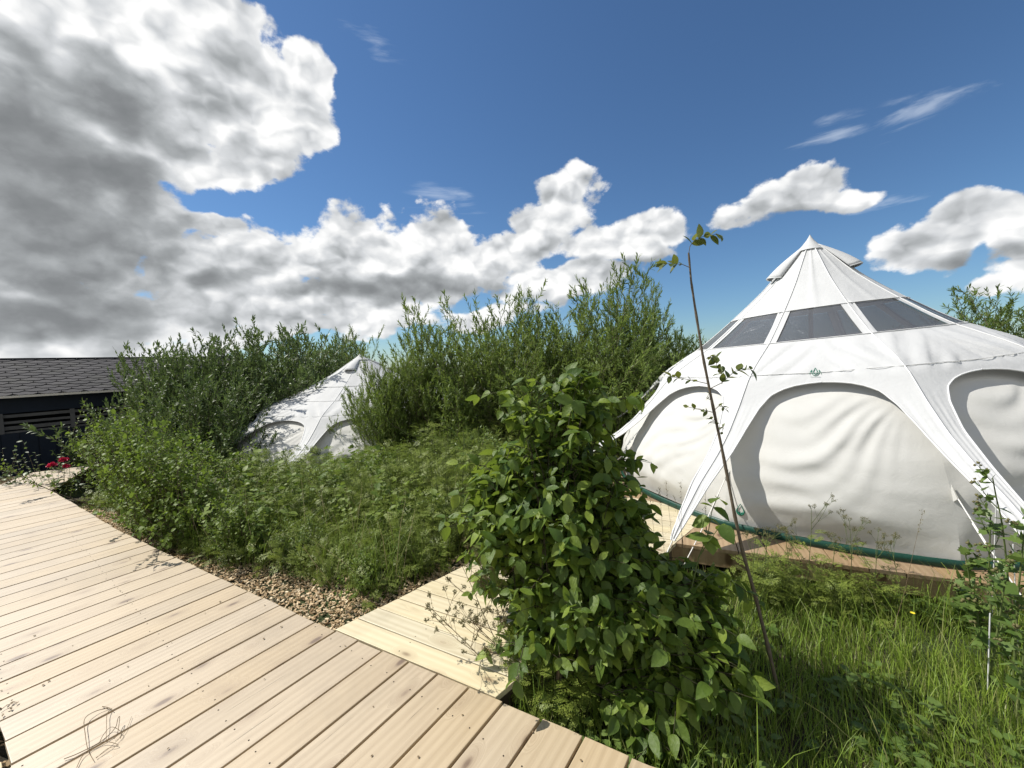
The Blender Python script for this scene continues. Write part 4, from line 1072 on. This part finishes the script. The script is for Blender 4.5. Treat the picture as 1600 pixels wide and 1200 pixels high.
# ------------------------------------------------------------------ the tall thin sapling
r = np.random.default_rng(202)
def poly3(pts): return np.array([AT(*p) for p in pts])
sp_pts = poly3([(1228,1150,1.95),(1217,1085,1.96),(1200,1010,1.98),(1180,930,2.0),(1160,860,2.0),(1147,800,2.0),(1131,715,2.02),(1112,625,2.03),(1098,555,2.03),(1086,480,2.04),(1080,440,2.05),(1076,395,2.05)])
sap = thing('sapling', 'tall thin sapling with a few small leaf sprays in front of the large tent', 'sapling', tuple(sp_pts[0]-[0,0,.05])); so0 = np.array(sap.location)
tb = Tubes(); P = sp_pts-so0; P[0,2] = -.02
fine = np.array([along(P, np.array([t]))[0][0] for t in np.linspace(0,1,46)]); rad = np.linspace(.0105,.0045,46); rad[::4] *= 1.22; tb.add(fine, 0, rads=rad, sides=7)
lv = Leaves()
def twig(pts, leaf=.045, nl=8, yy=2.04):
    p = poly3([(a,b,yy+dy) for a,b,dy in pts])-so0; tb.add(p, .0022, .001, 4)
    lv.on(p, np.repeat(np.linspace(.35,1,nl), 2), r, .9, leaf, .0, 1.0, .25, True)
twig([(1076,397,0),(1078,385,0),(1085,375,-.01),(1100,369,-.02),(1122,366,-.02)], .07, 6)
twig([(1078,418,0),(1066,413,.01),(1052,412,.01),(1034,412,.02)], .062, 5)
twig([(1104,560,0),(1112,556,.02),(1116,562,.03)], .045, 3); twig([(1110,607,0),(1128,598,-.03),(1148,580,-.05),(1172,577,-.06)], .060, 6); twig([(1108,600,0),(1090,596,.02),(1065,591,.03),(1048,588,.03)], .055, 6)
twig([(1128,600,0),(1128,585,.03),(1120,572,.05),(1118,560,.05)], .052, 4); twig([(1117,645,0),(1100,641,-.02),(1075,636,-.03)], .032, 4); twig([(1117,640,0),(1126,632,.02),(1134,640,.03)], .032, 4)
twig([(1122,668,0),(1117,660,-.02),(1112,655,-.02)], .032, 3); twig([(1124,672,0),(1131,664,.03),(1128,675,.03)], .032, 3); twig([(1112,625,0),(1104,622,.02),(1108,615,.03)], .025, 2)
tb.build('stem', M_bark, sap); lv.build('leaves', [T_ovate(.32,.08,.2), T_ovate(.28,.05,.1)], leafmat('sapling_leaf', (.05,.085,.02), (.15,.17,.04), (.35,.38,.05), .40), sap, r)

# a second shoot of the bush holding big round leaves in front of the tent's corner
sh = thing('leafy_shoot', 'arching shoot with a few large heart-shaped leaves beside the sapling', 'shoot', tuple(AT(1068,1000,1.9)-[0,0,.1])); h0 = np.array(sh.location)
tb = Tubes(); lv = Leaves()
for pts, nl in (([(1068,1000,0),(1078,930,0),(1092,870,0),(1106,835,0),(1112,800,0),(1120,778,0)],4), ([(1092,870,0),(1105,850,-.03),(1126,820,-.05)],2), ([(1078,930,0),(1100,905,.03),(1118,890,.05)],2)):
    p = poly3([(a,b,1.9+c_) for a,b,c_ in pts])-h0; tb.add(p, .003, .0015, 5); lv.on(p, np.repeat(np.linspace(.6,1,nl), 2), r, 1.1, .095, .75, .8, .2, True)
tb.build('stem', M_stem, sh); lv.build('leaves', [T_ovate(.40,.06,.2), T_ovate(.36,.10,.25)], ML_bush, sh, r)

# ------------------------------------------------------------------ umbel plants
def umbel(name, label, base, Hh, seed, mat_s, mat_h, nb=4, spread=.5, lean=(0,0), group=None, leaves=True, headr=.03, cat='plant', rays=9, dens=6, thick=.0028):
    r = np.random.default_rng(seed); root = thing(name, label, cat, tuple(base), 0, group); tb = Tubes(); hd = []; lf = []
    main = curve([0,0,-.02], [lean[0], lean[1], 1], Hh, 9, .05, .18, r); tb.add(main, thick, thick*.5, 5)
    tips = [(main[-1], unit(main[-1]-main[-2]))]
    for k in range(nb):
        t0 = r.uniform(.35,.9); q, dd = along(main, np.array([t0])); az = r.uniform(0, 6.283)
        c_ = curve(q[0], unit(dd[0]+np.array([math.cos(az), math.sin(az), .1])*spread*1.6), Hh*r.uniform(.2,.42), 5, .3, .25, r); tb.add(c_, thick*.6, thick*.35, 4); tips.append((c_[-1], unit(c_[-1]-c_[-2])))
        for j in range(2):
            q2, d2 = along(c_, np.array([r.uniform(.3,.8)])); az = r.uniform(0,6.283); c3 = curve(q2[0], unit(d2[0]+np.array([math.cos(az), math.sin(az), .2])*.8), Hh*.13, 4, .2, .3, r); tb.add(c3, thick*.4, thick*.25, 3); tips.append((c3[-1], unit(c3[-1]-c3[-2])))
    hmesh = []
    for tp_, dd in tips:
        hd = []
        for k in range(rays):
            a = r.uniform(0, 6.283); u = unit(dd*1.1+np.array([math.cos(a), math.sin(a), .1])*r.uniform(.3,.9)); e = tp_+u*headr*r.uniform(.7,1.3); tb.add(np.array([tp_, (tp_+e)/2, e]), thick*.25, thick*.2, 3)
            for j in range(dens): hd.append(e+r.normal(0, headr*.16, 3))
        hmesh.append(hd)
    tb.build('stem', mat_s, root)
    for hd in hmesh:
        hd = np.array(hd); V, T = place((np.array([[-.5,0,-.3],[.5,0,-.3],[0,.9,-.2],[0,.4,.6]]), np.array([[0,2,1],[0,1,3],[1,2,3],[2,0,3]])), hd, unit(r.normal(0,1,hd.shape)), r.normal(0,1,hd.shape)+[0,0,.1], r.uniform(.0035,.006,len(hd)))
        mesh_tris('seed_head', V, T, mat_h, root, False)
    if leaves:
        P=[];A=[]
        for t0 in np.linspace(.05,.75,7):
            q, dd = along(main, np.array([t0])); az = r.uniform(0,6.283); P.append(q[0]); A.append([math.cos(az), math.sin(az), .5])
        V, T = place(T_fern(seed % 5, 6), np.array(P), np.array(A), np.tile([0,0,1.], (len(P),1)), r.uniform(.10,.20,len(P))*min(1, Hh*1.3))
        mesh_tris('leaves', V, T, ML_pars, root)
    return root
GU = 'wispy seeding stems in front of the large tent'
ul = [(1195,905,2.7,.50,'flowering stem beside the sapling foot of the wall'),(1232,900,2.75,.44,'seeding umbel stem left of the printed drop mark'),(1262,905,2.8,.58,'tallest seeding umbel before the door wall'),(1300,905,2.7,.38,'short umbel before the middle of the green skirt'),
      (1330,915,2.7,.52,'umbel standing where the platform edge shows a gap'),(1365,930,2.6,.40,'thin umbel right of the middle of the platform'),(1410,955,2.5,.42,'slender umbel with sparse head near the platform posts'),(1175,930,2.5,.55,'yellowish umbel close behind the sapling')]
for i, (a_x, b_, yy, hh_, lab) in enumerate(ul):
    P = AT(a_x, b_, yy); z = drop(P[0], P[1]); umbel('umbel_plant', lab, (P[0], P[1], z), hh_+.08, 300+i, M_stem, M_head, nb=4, group=GU, headr=.026, rays=7, dens=4)
# brown seeding plant leaning over the side walkway
B = G(805,1075,-.16); z = drop(B[0], B[1])
for i, (lx, ly_, hh_, lab) in enumerate(((-.85,-.05,.62,'dry brown seeding stem leaning lowest over the side walkway'),(-.65,.30,.70,'dry brown seeding stem arching over the middle of the side walkway'),(-.45,.05,.72,'dry brown seeding stem rising against the bush'),(-1.0,-.30,.50,'dry brown stem reaching toward the deck joint'))):
    umbel('dry_umbel_plant', lab, (B[0]+.04*i-.02, B[1]+.03*i, z), hh_, 340+i, M_dry, M_head, nb=7, spread=.7, lean=(lx, ly_), group='dry brown stems over the side walkway', leaves=False, headr=.022, rays=8, dens=6)
# fresh parsley at the foot of the bush, over the deck edge
for i, (a_x, b_, hh_, lab) in enumerate(((850,1130,.30,'fresh parsley clump spilling over the deck edge below the bush'),(815,1100,.26,'fresh parsley clump in the corner of deck and walkway'),(895,1155,.22,'small parsley clump at the deck edge, nearest the viewer'))):
    P = G(a_x, b_, -.15)+[.05,.06,0]; root = thing('parsley_clump', lab, 'plant', (P[0], P[1], drop(P[0],P[1])), 0, 'parsley clumps at the deck edge'); rr_ = np.random.default_rng(400+i); n = 34
    a = rr_.uniform(0,6.283,n); Pp = np.stack([rr_.normal(0,.06,n), rr_.normal(0,.05,n), rr_.uniform(.02,hh_*1.1,n)], -1)
    V, T = place(T_fern(i,7), Pp, np.stack([np.cos(a), np.sin(a), rr_.uniform(0,.9,n)], -1), np.tile([0,0,1.],(n,1))+rr_.normal(0,.2,(n,3)), rr_.uniform(.07,.13,n)); mesh_tris('leaves', V, T, ML_pars, root)
    tb = Tubes()
    for q in Pp: tb.add(np.array([[q[0]*.3,q[1]*.3,0],[q[0]*.7,q[1]*.7,q[2]*.6],q]), .0016, .001, 3)
    tb.build('stem', M_stem, root)
for i in range(9):
    a_x = 1165+i*23+(i*37 % 13); P = AT(a_x, 905+(i*29 % 17), 2.72-.02*i); root = thing('cow_parsley', ['cow parsley clump %s' % q for q in ('behind the sapling foot','left of the drop mark','under the drop mark','hiding the left end of the fascia','before the first fascia gap','at the skirt seam','amid the seeding umbels','right of the seeding umbels','nearest the bare fascia')][i], 'plant', (P[0], P[1], drop(P[0],P[1])), 0, 'cow parsley clumps along the platform'); rr_ = np.random.default_rng(430+i); n = 30; hq = rr_.uniform(.26,.36)*(1-.045*i)
    a = rr_.uniform(0,6.283,n); Pp = np.stack([rr_.normal(0,.08,n), rr_.normal(0,.06,n), rr_.uniform(.04,hq,n)], -1)
    V, T = place(T_fern(i % 4,6), Pp, np.stack([np.cos(a), np.sin(a), rr_.uniform(0,1.1,n)], -1), np.tile([0,0,1.],(n,1))+rr_.normal(0,.4,(n,3)), rr_.uniform(.06,.12,n)); mesh_tris('leaves', V, T, ML_pars, root)
    tb = Tubes()
    for q in Pp: tb.add(np.array([[q[0]*.3,q[1]*.3,0],[q[0]*.7,q[1]*.7,q[2]*.6],q]), .0014, .001, 3)
    tb.build('stem', M_stem, root)
# grass seed stalks by the awning leg
GG = 'grass seed stalks beside the near awning leg'
for i, (a_x, top) in enumerate(((1057,745),(1072,752),(1040,758),(1088,772),(1100,765),(1025,770),(1392,795))):
    r_ = np.random.default_rng(500+i); yy = 2.45 if i < 6 else 2.35; T0 = AT(a_x, top, yy); z = drop(T0[0], T0[1]); root = thing('grass_stalk', ['grass seed stalk nearest the awning leg, tallest of them','grass seed stalk just right of the tallest','grass seed stalk left of the awning leg','low grass stalk before the green skirt end','grass stalk leaning toward the shoot with heart leaves','leftmost grass stalk against the cream wall','single dark curved grass stalk before the middle of the door wall'][i], 'grass stalk', (T0[0]+r_.normal(0,.03), T0[1], z), 0, GG if i < 6 else None)
    Hs = T0[2]-z; c_ = curve([0,0,0], [r_.normal(0,.08) if i < 6 else .32, 0, 1], Hs, 8, .1, .1, r_); tb = Tubes(); tb.add(c_, .0016, .0007, 4); tb.build('stem', M_dry, root)
    q, dd = along(c_, r_.uniform(.82,1,26)); V, T = place(T_rhomb(.22), q+r_.normal(0,.006,q.shape), unit(dd+r_.normal(0,.5,dd.shape)), r_.normal(0,1,dd.shape), r_.uniform(.007,.013,26)); mesh_tris('seed_head', V, T, M_head, root)

# ------------------------------------------------------------------ tall weeds at the right edge
def weed(name, label, base, Hh, seed, group, nb=6, lsz=.09, lean=(0,0)):
    r = np.random.default_rng(seed); root = thing(name, label, 'weed', tuple(base), 0, group); tb = Tubes(); lv = Leaves(); hd = []
    main = curve([0,0,-.02], [lean[0],lean[1],1], Hh, 10, .05, .15, r); tb.add(main, .0065, .003, 6)
    lv.on(main, np.linspace(.04,.9,16), r, 1.1, lsz*.85, .05, 1.0)
    for t0 in np.linspace(.3,.97,nb):
        q, dd = along(main, np.array([t0])); az = r.uniform(0,6.283); c_ = curve(q[0], unit(dd[0]+np.array([math.cos(az), math.sin(az), .1])*.9), Hh*(.32-.2*t0), 5, .5, .25, r); tb.add(c_, .003, .0012, 4)
        lv.on(c_, np.linspace(.1,.9,8), r, .9, lsz*.5, 0, 1.0); 
        hd.append([c_[-1]+r.normal(0,.012,3) for k in range(4)])
    tb.build('stem', M_stem, root); lv.build('leaves', [T_blade(.16,.35), T_blade(.13,-.1), T_lobed()], ML_weed, root, r)
    for hq in hd:
        V, T = place((np.array([[-.5,-.5,0],[.5,-.5,0],[.5,.5,0],[-.5,.5,0],[0,0,.9],[0,0,-.6]]), np.array([[0,1,4],[1,2,4],[2,3,4],[3,0,4],[1,0,5],[2,1,5],[3,2,5],[0,3,5]])), np.array(hq), r.normal(0,.4,(len(hq),3))+[0,1,0], np.tile([0,0,1.],(len(hq),1)), r.uniform(.009,.016,len(hq)))
        mesh_tris('bud', V, T, M_head, root)
    return root
GT = 'tall leafy weeds at the right edge'
for i, (a_x, top, yy, ln, lab) in enumerate(((1568,738,2.15,-.12,'tallest weed with dark buds at the right edge'),(1545,795,2.2,-.05,'leafy weed just left of the tallest one'),(1592,800,2.0,.0,'weed cut by the right edge of the photo'),(1520,858,2.3,-.1,'leftmost weed, over the end of the platform'),(1560,880,1.95,.05,'low bushy weed in front of the white rod'),(1588,940,1.8,-.05,'low dark weed in the lower right'),(1535,930,2.15,.0,'low weed below the platform corner'),(1610,860,1.9,-.1,'weed half outside the right edge'),(1500,905,2.4,0,'small weed at the platform fascia'))):
    T0 = AT(a_x, top, yy); z = drop(T0[0], T0[1]); Hs = T0[2]-z; weed('tall_weed', lab, (T0[0]-ln*Hs*.8, T0[1], z), Hs, 600+i, GT, lean=(ln,0), lsz=.11)
# white rods among the weeds
for i, (p, q, lab) in enumerate((((1557,778,2.35),(1553,850,2.4),'short white rod leaning before the shaded wall'),((1583,850,2.25),(1594,940,2.2),'white rod standing among the weeds at the right edge'),((1547,958,1.95),(1546,985,1.95),'low white stake in the grass by the weeds'))):
    a_ = AT(*p); b_ = AT(*q); b_[2] = drop(b_[0], b_[1]) if i else b_[2]-.25; b_ = np.array([b_[0], b_[1], drop(b_[0],b_[1])-.02]); tb = Tubes(); tb.add(np.array([a_, (a_+b_)/2, b_]), .003, .003, 8)
    o = tb.build('white_rod', M_piping); tag(o, lab, 'rod', 'white rods at the right edge')

# ------------------------------------------------------------------ flowers behind the deck end
r = np.random.default_rng(900)
fl = thing('peony_plant', 'low flowering plant with two deep pink double blooms at the shed', 'flower', tuple(AT(96,735,5.9)-[0,0,.25])); f0 = np.array(fl.location)
for (a_x, b_) in ((81,728),(99,720),(103,729)):
    c0 = AT(a_x, b_, 5.9)-f0; n = 60; u = unit(r.normal(0,1,(n,3))); u[:,2] = np.abs(u[:,2])*.8+.0
    V, T = place(T_ovate(.42,.16,.3), np.tile(c0,(n,1))+u*.012, u, r.normal(0,.5,(n,3))+[0,0,.6], r.uniform(.03,.06,n)*(1.0 if b_ != 729 else .8)); mesh_tris('blossom', V, T, M_pink, fl)
lv = Leaves(); tb = Tubes()
for k in range(16):
    c_ = curve([r.normal(0,.1), r.normal(0,.08), -.15], [r.normal(0,.5), r.normal(0,.4), 1], r.uniform(.3,.55), 5, .1, .3, r); tb.add(c_, .004, .002, 4); lv.on(c_, np.linspace(.3,1,9), r, 1.0, .08, .2, 1.0)
tb.build('stem', M_stem, fl); lv.build('leaves', [T_ovate(.25,.06,.3)], ML_sallow, fl, r)
rt = ['sparse low shrub at the shed wall, left of the pink blooms','grey-leaved plant by the shed at the left edge','sparse climbing plant against the dark shed wall']
for i, (a_x, b_, yy, hh_) in enumerate(((52,742,6.1,.7),(4,752,6.0,.75),(75,735,6.4,1.0))):
    P = AT(a_x, b_, yy); root = thing('garden_plant', rt[i], 'plant', (P[0], P[1], drop(P[0],P[1])), 0, 'sparse plants at the shed wall'); lv = Leaves(); tb = Tubes(); z0 = 0
    for k in range(9):
        c_ = curve([r.normal(0,.05), r.normal(0,.05), 0], [r.normal(0,.35), r.normal(0,.2), 1], hh_*r.uniform(.5,1)+ (P[2]-drop(P[0],P[1]))*.5, 6, -.1, .3, r); tb.add(c_, .004, .0015, 4); lv.on(c_, np.linspace(.45,1,10), r, 1.0, .06, .1, 1.0)
    tb.build('stem', M_bark, root); lv.build('leaves', [T_ovate(.28,.06,.2)], ML_sallow, root, r)

# ------------------------------------------------------------------ litter on the deck
def deckline(pts, z): return np.array([np.append(G(a_x, b_, z)[:2], z+zz_) for a_x, b_, zz_ in pts])
def smoothline(P, n=40):
    t = np.linspace(0, len(P)-1, n); out = []
    for q in t:
        i = int(min(q, len(P)-2)); f = q-i; p0, p1, p2, p3 = P[max(i-1,0)], P[i], P[i+1], P[min(i+2,len(P)-1)]
        out.append(.5*((2*p1)+(p2-p0)*f+(2*p0-5*p1+4*p2-p3)*f*f+(3*p1-p0-3*p2+p3)*f**3))
    return np.array(out)
tb = Tubes()
for pts, rad in (([(172,1107,.003),(150,1115,.012),(133,1130,.02),(134,1155,.02),(138,1175,.008),(147,1190,.003)],.0016),([(175,1108,.004),(168,1120,.015),(167,1140,.018),(166,1158,.004)],.0013),
    ([(100,1187,.003),(125,1178,.006),(158,1162,.01),(180,1145,.02),(185,1133,.03),(188,1131,.03),(184,1150,.012),(178,1156,.004)],.0017),([(155,1162,.003),(163,1150,.01),(175,1141,.015),(190,1148,.012),(188,1156,.004)],.0013),
    ([(120,1200,.003),(132,1180,.006),(160,1163,.01),(185,1166,.006),(168,1172,.006),(150,1186,.003)],.0013),([(150,1185,.003),(172,1170,.006),(195,1145,.004),(206,1120,.003)],.001),([(160,1105,.004),(170,1108,.006),(178,1112,.003)],.0018)):
    tb.add(smoothline(deckline(pts, .003)), rad, rad*.6, sides=5)
tag(tb.build('dry_grass_wisp', M_dry), 'tangled wisp of dry dark grass lying on the near deck boards', 'dry grass')
tb = Tubes(); tb.add(smoothline(deckline([(0,1112,.004),(12,1104,.008),(27,1098,.004)], .003)), .0016, .001, sides=5)
tw = tb.build('fallen_twig', M_dry); tag(tw, 'small leafy twig lying on the boards at the left edge', 'twig')
Pq = deckline([(3,1112,.006),(6,1116,.004),(9,1104,.006),(10,1110,.004),(15,1100,.006),(17,1107,.004),(22,1097,.006),(24,1102,.004)], .004); rq = np.random.default_rng(4)
V, T = place(T_rhomb(.2), Pq, rq.normal(0,1,(8,3))*[1,1,.1]+[.5,.2,0], np.tile([0,0,1.],(8,1)), np.full(8,.022)); mesh_tris('leaf', V, T, M_dry, tw)
r = np.random.default_rng(33); n = 110; qx = r.uniform(-3.6, .3, n); qy = r.uniform(1.4, 4.2, n); keep = (qy < np.interp(qx, ep[:,0], ep[:,1])-.05) & (qx > -2.1-(qy-1.4)*1.2); n = keep.sum(); a = r.uniform(0,6.28,n)
V, T = place(T_ovate(.3,.1,.1), np.stack([qx[keep], qy[keep], np.full(n,.004)], -1), np.stack([np.cos(a), np.sin(a), r.uniform(-.05,.15,n)], -1), np.tile([0,0,1.],(n,1)), r.uniform(.006,.018,n))
tag(mesh_tris('deck_litter', V, T, M_dry), 'scattered tiny dry leaves and seeds on the deck boards', 'litter', kind='stuff')
# a single yellow flower in the lawn
Pf = AT(1426,958,2.1); yf = thing('yellow_flower', 'tiny yellow flower in the lawn below the platform', 'flower', (Pf[0], Pf[1], drop(Pf[0],Pf[1]))); zf = Pf[2]-drop(Pf[0],Pf[1])
tb = Tubes(); tb.add(np.array([[0,0,0],[.005,0,zf*.5],[0,0,zf]]), .0012, .001, 4); tb.build('stem', M_stem, yf)
a = np.arange(7)*.9; V, T = place(T_ovate(.4,.02,.1), np.tile([0,0,zf],(7,1)), np.stack([np.cos(a), np.sin(a), .3+0*a],-1), np.tile([0,0,1.],(7,1)), np.full(7,.012)); mesh_tris('blossom', V, T, simple('yellow_petal', (.75,.60,.03)), yf)
